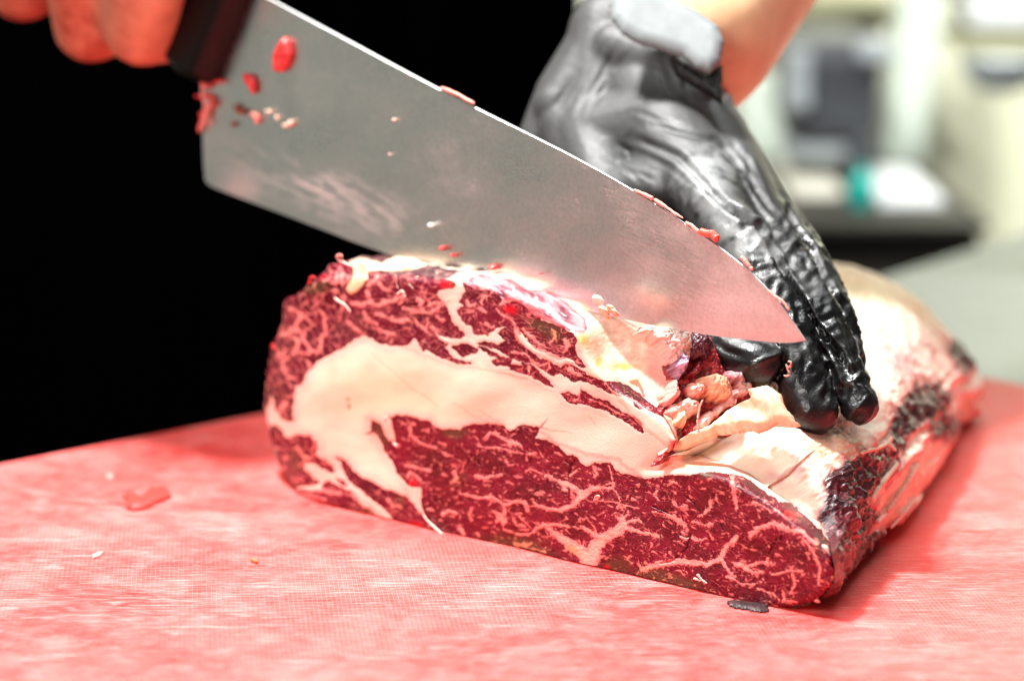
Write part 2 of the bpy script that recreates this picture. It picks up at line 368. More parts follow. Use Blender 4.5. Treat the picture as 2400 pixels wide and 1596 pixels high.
# pale fat laid back over the muscle: (points, half width at start, at end)
VEINS = [
 (Z1((575,130),(600,190),(560,240),(545,268)), 17, 8),
 (Z5((400,640),(500,680),(560,720),(620,760)), 6, 4), (Z5((560,720),(500,830),(420,940),(380,950)), 7, 6),
 (Z5((480,900),(560,980),(620,1080),(690,1160)), 7, 5), (Z5((690,1160),(760,1180),(790,1100),(830,960),(860,890),(830,760),(800,690)), 5, 5),
 (Z5((640,900),(700,830),(640,780)), 3, 3), (Z5((300,960),(380,960),(480,1000)), 6, 5), (Z5((480,1000),(530,1080),(480,1180),(340,1280),(330,1380),(400,1480),(480,1500)), 6, 6),
 (Z5((690,1160),(640,1200),(500,1180)), 5, 4), (Z5((1080,470),(1070,600),(1030,760),(1020,800)), 4, 3), (Z5((780,540),(700,640),(740,600)), 3, 3),
 (Z5((900,430),(1000,440),(960,480)), 5, 4), (Z5((1120,800),(1180,860),(1260,930),(1330,960)), 5, 3), (Z5((1180,590),(1280,590),(1400,570),(1460,600),(1600,580),(1740,510)), 8, 4),
 (Z5((1360,430),(1380,520),(1440,600),(1420,680)), 6, 3), (Z5((1320,690),(1360,760),(1440,820),(1500,850)), 6, 3), (Z5((1480,700),(1600,740),(1700,800),(1880,790)), 4, 2),
 (Z5((1380,360),(1450,320),(1480,260)), 7, 4), (Z5((980,290),(1050,220),(1040,320)), 7, 6),(Z5((900,340),(980,330),(1060,300)), 4, 3),
 (Z5((1480,900),(1600,940),(1700,980)), 3, 2), (Z5((1500,330),(1560,410),(1640,420)), 4, 2),
 (Z6((0,560),(110,560),(250,490),(180,600)), 5, 3), (Z6((420,540),(470,560),(440,600)), 6, 5), (Z6((230,640),(360,660),(400,640),(480,660)), 4, 2),
 (Z6((330,690),(480,690),(560,700),(640,660),(720,590),(780,520)), 3, 4), (Z6((560,590),(640,570),(700,560),(640,610)), 4, 3),
 (Z6((100,740),(160,810),(240,810),(300,780),(350,800)), 3, 2), (Z6((380,770),(420,830),(470,870),(520,930),(560,960)), 4, 2), (Z6((530,770),(550,830),(500,880)), 3, 2),
 (Z6((640,740),(700,780),(740,790)), 3, 1), (Z6((600,880),(640,950),(700,1010),(760,1050)), 3, 5), (Z6((1020,560),(1060,620),(1100,600)), 4, 2),
 (Z6((1180,640),(1220,680),(1250,690)), 4, 2), (Z6((1200,590),(1220,500),(1290,480),(1320,440)), 4, 2), (Z6((1440,590),(1480,560),(1540,540)), 6, 4),
 (Z6((1250,830),(1300,870),(1340,860)), 4, 3), (Z6((1380,660),(1440,720),(1540,770),(1600,830),(1600,900)), 3, 3), (Z6((1170,820),(1210,850)), 2, 1),
 (Z6((1560,1170),(1640,1190),(1730,1200),(1790,1250)), 3, 2), (Z6((1620,900),(1660,1000),(1720,1080),(1890,1180)), 5, 9), (Z6((1600,920),(1660,1010)), 4, 3),
 (Z7((60,860),(200,1000),(380,1090),(560,1160),(700,1200)), 7, 11), (Z7((150,780),(200,870),(330,960),(430,1010)), 3, 2), (Z7((500,820),(530,900),(480,950)), 5, 3),
 (Z7((650,930),(690,1000),(640,1060)), 6, 3), (Z7((20,1080),(160,1100),(260,1180)), 2, 2), (Z7((220,1180),(330,1230),(430,1210)), 3, 2),
 (Z7((700,1290),(790,1330),(860,1360)), 7, 4), (Z7((450,1200),(460,1260),(430,1290)), 3, 2), (Z7((200,1250),(210,1340)), 3, 2),
 (Z2((430,1000),(460,980),(470,940)), 3, 2), (Z2((640,880),(720,950),(860,1010),(960,1090)), 2, 3),(Z2((540,985),(640,1035),(760,1095)), 2, 1.5),
 # eye muscle
 (Z3((660,745),(760,770),(860,770),(960,830),(1060,800),(1130,810),(1145,870)), 2.5, 6), (Z3((1190,800),(1230,840),(1330,868),(1400,872),(1500,835),(1570,770)), 3, 9),
 (Z3((1570,770),(1640,705),(1740,690),(1840,700)), 9, 4), (Z3((1580,740),(1500,680),(1400,640),(1290,590)), 9, 3), (Z3((1430,660),(1450,710),(1430,700)), 5, 4), (Z3((1820,690),(1850,730),(1890,800)), 3, 1),
 (Z3((1780,660),(1840,650),(1830,700)), 3, 3),
 (Z3((1600,1400),(1640,1280),(1700,1150),(1760,1090),(1850,1040),(1920,980)), 26, 9), (Z3((1920,990),(1900,940),(1950,900)), 5, 3),
 (Z3((1660,1270),(1540,1180),(1440,1110),(1340,1040),(1270,980)), 20, 5), (Z3((1730,1100),(1650,1050),(1590,1000),(1560,950)), 6, 2), (Z3((1700,1110),(1680,1000),(1620,930)), 2, 1),
 (Z3((1260,1000),(1160,1060),(1060,1060),(960,1020)), 5, 1), (Z3((1290,990),(1400,985),(1560,1010)), 4, 2), (Z3((960,960),(910,910),(870,890)), 9, 3),
 (Z3((960,860),(960,930),(900,960)), 6, 4), (Z3((1080,920),(1130,970),(1190,1035)), 2.5, 1), (Z3((1030,930),(1060,990),(1130,1000)), 3, 2),
 (Z3((175,515),(280,535),(380,565)), 4, 3), (Z3((205,200),(215,280),(290,335),(400,365)), 3, 4), (Z3((800,290),(850,255),(900,270),(970,310),(1010,335)), 3, 4),
 (Z3((1000,330),(1060,340),(1100,360)), 6, 2), (Z3((745,350),(800,370),(900,375),(1100,420),(1180,430)), 2, 1), (Z3((190,600),(210,570),(260,600),(290,640)), 4, 3),
 (Z3((740,600),(840,610),(940,590)), 6, 2), (Z3((470,900),(520,880),(600,900)), 6, 3), (Z3((600,1010),(640,1080),(720,1150)), 3, 7), (Z3((560,570),(590,620),(560,640)), 5, 3),
 (Z3((700,860),(680,900),(700,950)), 4, 2), (Z3((1270,580),(1160,540),(1130,560)), 1.5, 3), (Z3((970,470),(990,510),(1060,500)), 3, 1),(Z3((1540,560),(1480,600),(1420,590)), 3, 1),
 (Z3((1050,1150),(1140,1150),(1180,1130)), 6, 4), (Z3((1100,1160),(1180,1180),(1290,1200)), 2, 2), (Z3((1680,520),(1700,580),(1680,600)), 4, 3), (Z3((1790,520),(1830,620),(1840,680)), 2, 2),
 (Z4((-20,940),(80,890),(160,845),(230,800),(330,835),(480,875)), 12, 4), (Z4((230,800),(190,750),(150,720)), 10, 5), (Z4((250,760),(330,740),(360,760)), 4, 2),
 (Z4((360,1140),(480,1100),(600,1075),(750,1085),(880,1105)), 9, 7), (Z4((880,1105),(990,1060),(1010,990),(1060,930),(1110,890)), 7, 7),
 (Z4((580,710),(640,740),(700,785)), 8, 6), (Z4((610,600),(640,640),(700,640)), 4, 2), (Z4((1090,400),(1085,500),(1100,590),(1115,660)), 7, 4),
 (Z4((910,600),(890,660),(830,710)), 6, 4), (Z4((1230,860),(1310,800),(1420,775),(1550,830),(1640,840),(1700,915),(1760,940)), 7, 5),
 (Z4((1100,1100),(1200,1115),(1300,1080),(1420,1100)), 6, 3), (Z4((1180,1120),(1240,1160),(1310,1170)), 7, 3), (Z4((1400,1180),(1550,1150),(1640,1150)), 3, 3),
 (Z4((750,880),(800,915),(870,890)), 3, 3), (Z4((760,760),(830,780),(910,770)), 3, 3), (Z4((680,850),(720,890),(660,880)), 5, 3),
 (Z4((1000,1080),(1050,1150),(1100,1200)), 4, 3), (Z4((430,680),(560,700),(640,740)), 1.5, 2), (Z4((0,590),(130,600),(330,650)), 1.5, 1.5),
 (Z4((420,1100),(330,1150),(300,1200)), 5, 1), (Z4((280,1090),(240,1060),(250,1030)), 3, 2), (Z4((560,470),(600,440),(650,470)), 3, 3), (Z4((480,510),(450,540),(480,580)), 3, 2),
 (Z4((1430,660),(1500,720),(1560,740)), 4, 2), (Z4((1240,600),(1340,640),(1390,690)), 3, 2), (Z4((1560,1180),(1580,1260),(1540,1330)), 4, 3), (Z4((1280,1290),(1400,1340),(1460,1390)), 4, 2),
 (Z4((1480,1310),(1500,1390),(1600,1400)), 4, 3), (Z4((1640,900),(1730,1000),(1780,1130),(1760,1250)), 3, 4),(Z4((1040,1200),(1160,1260),(1260,1250)), 3, 2),
 # seams low on the left
 (Z8((420,650),(460,720),(540,760)), 5, 3), (Z8((1000,1120),(1120,1210),(1250,1310),(1350,1400)), 9, 11), (Z8((300,200),(260,260),(310,310)), 8, 4), (Z8((620,1060),(800,1110),(950,1130)), 5, 3),
 (Z8((480,1130),(640,1180),(700,1180)), 5, 3),(Z8((1340,1180),(1400,1240),(1480,1260)), 4, 2),
]
BROWN = [  # (centre, radius, radius, angle, strength)
 (Z3((1060,1160))[0], 85, 28, 12, 1), (Z3((560,260))[0], 34, 15, 0, .9), (Z3((130,800))[0], 18, 34, 0, .5), (Z4((150,1130))[0], 36, 30, 0, .9), (Z4((560,1230))[0], 95, 24, 12, 1),
 (Z8((1290,500))[0], 18, 34, -30, 1.2), (Z5((740,400))[0], 32, 14, -15, 1), (Z4((880,370))[0], 30, 10, 0, .8), (Z3((600,620))[0], 26, 30, 0, .4), (Z7((420,800))[0], 60, 20, 25, .8),
 (Z3((1510,1190))[0], 26, 10, 20, .8), (Z4((1800,900))[0], 20, 40, 0, .5), (Z6((850,350))[0], 14, 10, 0, .7), (Z8((420,760))[0], 30, 40, 0, .4), (Z8((1150,1310))[0], 22, 12, 20, .8),
]
SILVER = Z6((985,320),(1060,260),(1150,225),(1300,235),(1560,280),(1700,370),(1760,400)) + Z7((100,240),(220,310),(400,300),(560,370),(760,540),(900,660),(930,780),(880,840),(760,830),(600,775),(480,705),
    (350,665),(270,625),(150,510),(0,440)) + Z6((1500,545),(1300,415),(1150,425))
TOPCRUST = [Z1((545,150),(600,95),(700,70),(900,60),(1100,130),(1180,150),(1180,165),(1100,178),(1060,205),(1000,215),(900,190),(760,188),(640,168)),]
TOPFAT = [Z1((560,140),(590,105),(700,125),(800,85),(870,82),(960,110),(1010,125),(950,135),(880,160),(760,165),(640,168),(570,170))]

PX_SKIP = None
def paint_face(x, y):
    """albedo, fat mask, height, gloss for the cut face at photo pixels x, y"""
    # organic wobble of every traced edge
    wx = 5*gnoise2(x/38, y/38, 1) + 3.2*gnoise2(x/13, y/13, 2) + 1.7*gnoise2(x/5.5, y/5.5, 3)
    wy = 5*gnoise2(x/38, y/38, 4) + 3.2*gnoise2(x/13, y/13, 5) + 1.7*gnoise2(x/5.5, y/5.5, 6)
    X = x+wx; Y = y+wy
    X2 = x+.5*wx; Y2 = y+.5*wy
    mus = np.full(x.shape, -1e3)
    for p in MUSCLES: mus = np.maximum(mus, poly_sd(X, Y, p))
    mus = mus+2.2
    vein = np.full(x.shape, -1e3)
    vn = .6*gnoise2(x/12, y/12, 8)+.45*gnoise2(x/5, y/5, 11)
    for p, a, b in VEINS:
        vein = np.maximum(vein, line_sd(X2, Y2, p, a*.86*(.66 if p[0][0] < 870 and p[0][1] < 830 else 1), b*.74*(.7 if p[0][0] < 870 and p[0][1] < 830 else 1))+min(a, 6)*vn)
    # thin side branches running off the traced veins
    br_ = (.06-np.abs(gnoise2(x/19+3, y/12, 12)+.35*gnoise2(x/7, y/6, 13)))*26-5*(1-sstep(-15, -2, vein))-.8
    vein = np.maximum(vein, np.minimum(br_, 2.2))
    # ---- fine marbling
    eye = sstep(-9, -3, poly_sd(X, Y, MUSCLES[14]))
    left = sstep(860, 790, x+.15*(y-700))*(1-eye)
    top = (1-eye)*(1-left)
    # left: lumps parted by a pale net
    a = np.radians(60)
    u = (X*np.cos(a)+Y*np.sin(a)); v = (-X*np.sin(a)+Y*np.cos(a))
    f1, f2, cid = voronoi2(u/27, v/17, 7)
    net = (f2-f1)*17 - (.9+5.0*np.clip(gnoise2(x/26, y/26, 9)+.1, 0, 1))
    # top: slanting streaks
    a = np.radians(14)
    wx2 = 9*gnoise2(x/22, y/22, 21); wy2 = 6*gnoise2(x/22, y/22, 22)
    u = ((x+wx2)*np.cos(a)+(y+wy2)*np.sin(a)); v = (-(x+wx2)*np.sin(a)+(y+wy2)*np.cos(a))
    r1 = np.abs(gnoise2(u/34, v/12, 23)) ; r2 = np.abs(gnoise2(u/17, v/7, 24))
    k1 = .5+.5*gnoise2(x/45, y/32, 25)
    stre = np.maximum((.14*k1-r1)*13, (.10*sstep(.3,.7,k1)-r2)*9)
    stre = np.maximum(stre, (gnoise2(u/15, v/6.5, 26)+.4*gnoise2(u/6, v/4, 27)-.68)*6)
    # eye: short wriggling flecks
    a = np.radians(18)
    u = ((x+wx2)*np.cos(a)+(y+wy2)*np.sin(a)); v = (-(x+wx2)*np.sin(a)+(y+wy2)*np.cos(a))
    g1 = gnoise2(u/30, v/15, 31); g2 = gnoise2(u/17, v/9, 32); g3 = gnoise2(u/9, v/6.5, 33)
    k2 = .5+.6*fbm2(x/60, y/45, 2, 34)
    r3 = np.abs(gnoise2(u/20, v/9, 35)+.3*gnoise2(u/8, v/6, 36))
    fleck = np.maximum((g2*.7+g3*.5+g1*.35-.34+.3*(k2-.5))*5, (.085-r3)*22*np.clip(k2*1.6-.2, 0, 1)*np.clip(.5+1.6*g1, 0, 1.2)-.3)
    fleck2 = (g3*.8+.6*gnoise2(x/6, y/5, 37)-.66)*5
    fleck = np.maximum(fleck, fleck2)
    # ---- merge
    inside = sstep(-.9, .9, mus)
    f_tr = sstep(-1.6, 1.6, vein)
    f_left = sstep(1.3, -.9, net)*(.4+.6*sstep(-.2, .3, gnoise2(x/24, y/24, 10)))
    f_top = sstep(-.4, 1.2, stre)*.85
    f_eye = sstep(-.6, 1.5, fleck)*.85
    fine = f_left*left + f_top*top + f_eye*eye
    fine = fine*sstep(1.5, 5, mus-2*np.clip(vein, -3, 0)*0)
    fat = 1 - inside*(1-f_tr)*(1-fine*.92)
    seam = 1-inside                    # solid fat against muscle
    # ---- colours
    lo = fbm2(x/90, y/70, 3, 41); mi = fbm2(x/16, y/12, 3, 42); hi = gnoise2(x/3.1, y/3.1, 43)
    fib = gnoise2(u/14, v/2.6, 44)
    mcol = np.zeros(x.shape+(3,)) + srgb(134, 5, 44)
    mcol = mixc(mcol, srgb(92, 0, 22), np.clip(.4-1.2*lo-.5*mi, 0, 1))
    mcol = mixc(mcol, srgb(160, 26, 62), np.clip(.6*mi+.5*fib*eye+.35*lo, 0, .75))
    mcol = mixc(mcol, srgb(112, 30, 54), top*np.clip(.4+mi, 0, .7)*.55)
    # greyer, drier patches of the cap on the left
    gp = np.exp(-(((x-800)/55)**2+((y-775)/42)**2)) + .8*np.exp(-(((x-670)/40)**2+((y-1090)/50)**2))
    mcol = mixc(mcol, srgb(120, 62, 74), np.clip(gp*(.7+.5*mi), 0, .8))
    fcol = np.zeros(x.shape+(3,)) + srgb(253, 207, 184)
    # rosy where fat is thin or between muscle strips, creamy in the body of the seam
    deep = sstep(4, 26, -mus)
    ros = np.clip(1-deep + .1*lo, 0, 1)
    yel = np.exp(-(((x-900)/130)**2+((y-910)/60)**2))+.5*np.exp(-(((x-1000)/160)**2+((y-960)/30)**2))
    fcol = mixc(fcol, srgb(253, 212, 176), np.clip(yel*.8+.1*lo, 0, 1))
    fcol = mixc(fcol, srgb(248, 182, 168), np.clip(ros*.8, 0, .8)*seam)
    fcol = mixc(fcol, srgb(252, 204, 186), sstep(1100, 1350, x)*sstep(830, 950, y)*.5)
    # upper right lump: cream with orange stains
    cream = -8+poly_sd(X, Y, Z2((-60,100),(200,140),(420,200),(640,330),(860,470),(1100,520),(1300,700),(1180,980),(1000,1030),(930,960),(860,930),(700,850),(560,720),(470,640),(520,470),(400,300),(200,210),(0,150)), 20)
    cn = np.clip(.5+1.3*fbm2(x/22, y/18, 3, 45), 0, 1)
    fcol = mixc(fcol, mixc(np.zeros(x.shape+(3,))+srgb(238, 208, 182), srgb(226, 174, 150), cn), sstep(-6, 14, cream))
    for (cx, cy, rx, ry, s) in ((1366,795,16,18,1.),(1405,850,9,16,1.1),(1460,858,34,10,.9),(1375,724,24,7,.4),(845,625,14,12,.9),(958,627,14,4,.9),(910,614,20,6,.6),(1500,895,34,16,.6),(1400,885,40,20,.3),(1640,1090,80,10,.5)):
        e = np.exp(-(((X-cx)/rx)**2+((Y-cy)/ry)**2))
        fcol = mixc(fcol, srgb(240, 150, 62), np.clip(e*s, 0, .85))
    pink = np.exp(-(((X-1540)/30)**2+((Y-860)/60)**2))
    fcol = mixc(fcol, srgb(240, 140, 130), np.clip(pink*1.1, 0, .8))
    vcol = mixc(np.zeros(x.shape+(3,))+srgb(228, 120, 118), srgb(238, 150, 140), np.clip(.5+mi, 0, 1))
    base = mixc(mcol, vcol, np.clip(fine*.92+f_tr, 0, 1)*inside)
    wide = sstep(3, 9, vein)
    base = mixc(base, srgb(242, 166, 150), wide*inside)
    col = mixc(base, fcol, seam)
    col = col*(1-.42*inside*(1-np.clip(f_tr+fine, 0, 1)))[..., None]
    # brown, oxidised edges (on lean mostly)
    br = np.zeros(x.shape)
    for (c, rx, ry, ang, s) in BROWN:
        t = np.radians(ang); dx = X-c[0]; dy = Y-c[1]
        br = np.maximum(br, s*np.exp(-(((dx*np.cos(t)+dy*np.sin(t))/rx)**2+((-dx*np.sin(t)+dy*np.cos(t))/ry)**2)*1.3))
    br = np.clip(br*2.0-.25+.7*mi*(br > .1), 0, 1)
    col = mixc(col, srgb(82, 52, 38), br*(1-fat)*.95)
    col = mixc(col, srgb(176, 130, 84), br*fat*.7*inside)
    # stain rim where seam meets the lean of the eye
    # deep slit at the thin end of the eye and the nick in the seam
    d = line_sd(X2, Y2, Z8((1120,500),(1180,490),(1200,470)), 1, 4)
    col = mixc(col, srgb(96, 6, 14), sstep(-1.5, 1, d))
    d = line_sd(X2, Y2, Z3((1310,140),(1280,180),(1250,215)), .6, 2.2)
    col = mixc(col, srgb(150, 20, 24), sstep(-1.2, .8, d)*.9)
    d = line_sd(X2, Y2, Z3((1250,215),(1340,238),(1440,240),(1500,255)), 1.2, .2)
    col = mixc(col, srgb(214, 110, 84), sstep(-1.5, .6, d)*.7)
    d = np.maximum(line_sd(X2, Y2, Z8((945,140),(945,160)), 2, 2), line_sd(X2, Y2, Z8((950,210),(950,250)), 3, 2))
    col = mixc(col, srgb(226, 110, 50), sstep(-2, 1, d)*.8)
    for ln, w in ((Z1((655,600),(760,690),(860,780),(970,850),(1000,880)), .5), (Z1((800,560),(900,600),(1040,650),(1200,672),(1400,720),(1478,735)), 1.2), (Z1((1080,860),(1200,930),(1330,990)), .4),
                  (Z3((750,60),(850,130),(960,190)), .5), (Z3((1640,120),(1690,200)), .8), (Z2((700,940),(860,1130),(1000,1250),(1100,1330)), 3.2), (Z2((1000,1090),(1060,1180),(1130,1250)), 2.5)):
        d = line_sd(X2, Y2, ln, w, w)
        col = mixc(col, srgb(226, 140, 112), sstep(-2.2, .6, d)*.45)
    d = poly_sd(X2, Y2, Z2((810,860),(870,850),(900,900),(930,980),(905,975),(880,910),(830,890)))
    col = mixc(col, srgb(84, 34, 18), sstep(-3, 2, d)*.8)
    # seam crossing from the lower boundary: greyish gristle along the eye
    gl = line_sd(X, Y, Z3((1260,260),(1400,340),(1500,380),(1650,430),(1820,450),(1940,520),(2045,600)), 2.5, 5)
    col = mixc(col, srgb(214, 150, 140), sstep(-5, 3, gl)*.7)
    # silverskin
    sk = poly_sd(X2, Y2, SILVER); skm = sstep(-1.5, 2.5, sk)
    n1 = fbm2((x-y*.3)/34, (y-x*.45)/17, 3, 51); n2 = gnoise2(x/9, y/6, 52)
    scol = np.zeros(x.shape+(3,)) + srgb(186, 92, 106)
    scol = mixc(scol, srgb(232, 160, 162), np.clip(.45+1.8*n1, 0, 1))
    scol = mixc(scol, srgb(96, 40, 64), np.clip(-2.6*n1+.5*n2-.15, 0, .95))
    scol = mixc(scol, srgb(235, 225, 235), np.clip(2.6*gnoise2((x-y*.3)/16, (y-x*.45)/7, 53)-.9, 0, .8))
    scol = mixc(scol, srgb(190, 50, 60), sstep(9, 1, sk)*.7*(x > 1180))
    col = mixc(col, scol, skm)
    # crust along the top with a strip of fat on it
    tc = np.full(x.shape, -1e3)
    for p in TOPCRUST: tc = np.maximum(tc, poly_sd(X2, Y2, p))
    tcm = sstep(-1.5, 2, tc)*(1-skm)
    st = gnoise2((x+.2*y)/22, (y-.12*x)/3.4, 61)
    ccol = np.zeros(x.shape+(3,)) + srgb(96, 58, 62)
    ccol = mixc(ccol, srgb(50, 24, 30), np.clip(.3+1.4*mi, 0, 1))
    ccol = mixc(ccol, srgb(200, 150, 140), np.clip(st*2-.35, 0, .8))
    col = mixc(col, ccol, tcm)
    tf = np.full(x.shape, -1e3)
    for p in TOPFAT: tf = np.maximum(tf, poly_sd(X2, Y2, p))
    tfm = sstep(-1.5, 2, tf)
    tcol = mixc(np.zeros(x.shape+(3,))+srgb(250, 210, 180), srgb(240, 160, 80), np.clip(np.exp(-(((X-845)/14)**2+((Y-632)/16)**2))+np.exp(-(((X-955)/13)**2+((Y-628)/4)**2)), 0, .9))
    col = mixc(col, tcol, tfm)
    drip = sstep(-1.5, 2, poly_sd(X2, Y2, Z5((1180,70),(1380,100),(1370,280),(1300,370),(1230,440),(1160,465),(1110,430),(1120,370),(1190,260),(1200,170))))
    col = mixc(col, srgb(247, 190, 148), drip); col = mixc(col, srgb(240, 150, 84), drip*np.exp(-(((x-848)/14)**2+((y-630)/22)**2))*.8)
    # glossy red wet spots
    for (cx, cy, r) in ((Z5((830,262))[0]+(6,)), (Z6((1540,660))[0]+(15,)), (Z3((235,660))[0]+(11,)), (Z3((1480,1330))[0]+(11,)), (Z3((240,1000))[0]+(16,)), (Z4((70,1130))[0]+(9,)), (Z4((1540,700))[0]+(16,)), (Z2((1120,1300))[0]+(16,)), (Z6((760,350))[0]+(14,))):
        e = np.exp(-(((X-cx)/r)**2+((Y-cy)/(r*.7))**2)*1.2)
        col = mixc(col, srgb(196, 6, 24), np.clip(e*1.2, 0, .85))
    # height in photo pixels (1 px = 0.17 mm): fat stands a little, fibres and cracks in the lean
    h = 2.2*sstep(-6, 6, -mus) + 1.2*f_tr + .8*fine + 1.0*mi*(1-seam) + .5*hi*(1-seam) + .7*fib*(1-seam)*eye + .2*lo
    crack = np.zeros(x.shape)
    for ln in (Z4((720,560),(770,600),(820,670)), Z4((990,760),(1010,820)), Z4((1440,880),(1400,960),(1360,1040)), Z3((750,420),(760,500)), Z3((1520,470),(1470,600),(1480,630)), Z3((1180,440),(1160,500)), Z3((650,520),(700,430)),
               Z4((660,860),(740,880),(720,960),(620,1060),(500,1090)), Z4((440,640),(520,660),(600,700)), Z4((1470,870),(1460,900)), Z3((1460,470),(1500,520))):
        crack = np.maximum(crack, sstep(-2.2, 1.2, line_sd(X2, Y2, ln, 1.2, .8)))
    h = h - 7*crack; col = mixc(col, srgb(84, 4, 20), crack*.6)
    h = h + skm*(3*n1+1.2*n2) + tcm*(2.2*mi+1.5*st) + tfm*4 + drip*5
    h = h + (1-skm)*1.2*gnoise2(x/7, y/6, 71)*sstep(-20, 5, cream) + 4*fbm2(x/60, y/45, 2, 72)*sstep(-20, 20, cream)
    region = np.where(skm > .5, 3, np.where((tfm > .5) | (drip > .5), 4, np.where(tcm > .5, 3, np.where(seam > .5, 1, 0))))
    region = np.where((region == 0) & (poly_sd(x, y, MUSCLES[14]) > -8), 2, region)
    gloss = np.clip(.25 + .5*(1-fat) + .5*skm + .3*tcm + .25*hi, 0, 1)
    return np.clip(col, 0, 1), fat, h, gloss, region
# ------------------------------------------------------------------ board and table
BL0 = on_z(0, 1085); BL1 = on_z(620, 965)
BX = (BL1-BL0)/np.linalg.norm(BL1-BL0)               # along the far left edge
BY = np.array([BX[1], -BX[0], 0])                    # across the board, toward the camera and right
BC = on_z(1700, 757); BC = BL0 + BX*((BC-BL0)@BX)    # far corner, behind the meat
def board_pt(a, b, z=0.): return BC - BX*a + BY*b + np.array([0, 0, z])
def board_mat():
    T = NT('red_board_plastic')
    geo = T.n('ShaderNodeNewGeometry'); mp = T.n('ShaderNodeMapping'); mp.inputs['Rotation'].default_value = (0, 0, -.12)
    T.l(geo.outputs['Position'], mp.inputs[0])
    sx = T.n('ShaderNodeSeparateXYZ'); T.l(mp.outputs[0], sx.inputs[0])
    def wave(sock, k):
        m = T.n('ShaderNodeMath', operation='MULTIPLY'); m.inputs[1].default_value = k; T.l(sock, m.inputs[0])
        s = T.n('ShaderNodeMath', operation='SINE'); T.l(m.outputs[0], s.inputs[0])
        a = T.n('ShaderNodeMath', operation='ABSOLUTE'); T.l(s.outputs[0], a.inputs[0]); return a.outputs[0]
    wa = wave(sx.outputs[0], math.pi/.0018); wb = wave(sx.outputs[1], math.pi/.0034)
    mn = T.n('ShaderNodeMath', operation='MINIMUM'); T.l(wa, mn.inputs[0]); T.l(wb, mn.inputs[1])
    big = T.noise(9, 4, .55); mid = T.noise(45, 5, .6, .6); fine = T.noise(420, 3, .6)
    mpS = T.n('ShaderNodeMapping'); mpS.inputs['Scale'].default_value = (1, 9, 1); mpS.inputs['Rotation'].default_value = (0, 0, .9); T.l(geo.outputs['Position'], mpS.inputs[0])
    scr = T.noise(110, 3, .7, 1.2, mpS.outputs[0])
    # worn parts: the weave is cut away and paler
    wear = T.ramp(big, (.40, (0, 0, 0)), (.60, (1, 1, 1)))
    weave = T.ramp(mn.outputs[0], (.10, (1, 1, 1)), (.45, (0, 0, 0)))
    c0 = T.ramp(mid, (.28, (.78, .018, .015)), (.5, (.90, .062, .055)), (.72, (.93, .15, .14)))
    mxa = T.n('ShaderNodeMix', data_type='RGBA'); T.l(c0, mxa.inputs[6]); mxa.inputs[7].default_value = (.95, .32, .30, 1)
    wv = T.n('ShaderNodeMath', operation='MULTIPLY'); T.l(weave, wv.inputs[0])
    iv = T.n('ShaderNodeMath', operation='MULTIPLY_ADD'); iv.inputs[1].default_value = -.45; iv.inputs[2].default_value = .47; T.l(wear, iv.inputs[0])
    T.l(iv.outputs[0], wv.inputs[1]); T.l(wv.outputs[0], mxa.inputs[0])
    mxb = T.n('ShaderNodeMix', data_type='RGBA'); T.l(mxa.outputs[2], mxb.inputs[6]); mxb.inputs[7].default_value = (.95, .30, .28, 1)
    T.l(T.ramp(scr, (.50, (0, 0, 0)), (.70, (.8, .8, .8))), mxb.inputs[0])
    prev = mxb.outputs[2]; scars = []
    for ang, sc, st in ((.5, 60, 26.), (-.35, 48, 30.), (1.25, 70, 22.), (2.2, 55, 26.)):
        m2 = T.n('ShaderNodeMapping'); m2.inputs['Rotation'].default_value = (0, 0, ang); m2.inputs['Scale'].default_value = (1, st, 1); T.l(geo.outputs['Position'], m2.inputs[0])
        nn = T.noise(sc*.5, 2, .5, .2, m2.outputs[0]); r = T.ramp(nn, (.62, (0, 0, 0)), (.65, (1, 1, 1)), (.68, (0, 0, 0)))
        gate = T.ramp(T.noise(sc*.35, 2, .5), (.45, (0, 0, 0)), (.6, (.85, .85, .85)))
        g = T.n('ShaderNodeMath', operation='MULTIPLY'); T.l(r, g.inputs[0]); T.l(gate, g.inputs[1])
        mm = T.n('ShaderNodeMix', data_type='RGBA'); T.l(prev, mm.inputs[6]); mm.inputs[7].default_value = (.95, .50, .46, 1) if len(scars) % 2 else (.62, .03, .03, 1); T.l(g.outputs[0], mm.inputs[0]); prev = mm.outputs[2]; scars.append(g.outputs[0])
    T.l(prev, T.b.inputs['Base Color'])
    T.l(T.ramp(mid, (.3, (.34, .34, .34)), (.7, (.54, .54, .54))), T.b.inputs['Roughness'])
    T.set(Subsurface_Weight=.45, Subsurface_Scale=.02, Specular_IOR_Level=.25); T.b.inputs['Subsurface Radius'].default_value = (1., .04, .04)
    ad = T.n('ShaderNodeMath', operation='MULTIPLY_ADD'); ad.inputs[1].default_value = 1.0; T.l(wv.outputs[0], ad.inputs[0]); T.l(fine, ad.inputs[2])
    a2 = T.n('ShaderNodeMath', operation='MULTIPLY_ADD'); a2.inputs[1].default_value = 2.0; T.l(scr, a2.inputs[0]); T.l(ad.outputs[0], a2.inputs[2])
    T.bump(a2.outputs[0], .7, .0005)
    return T.m
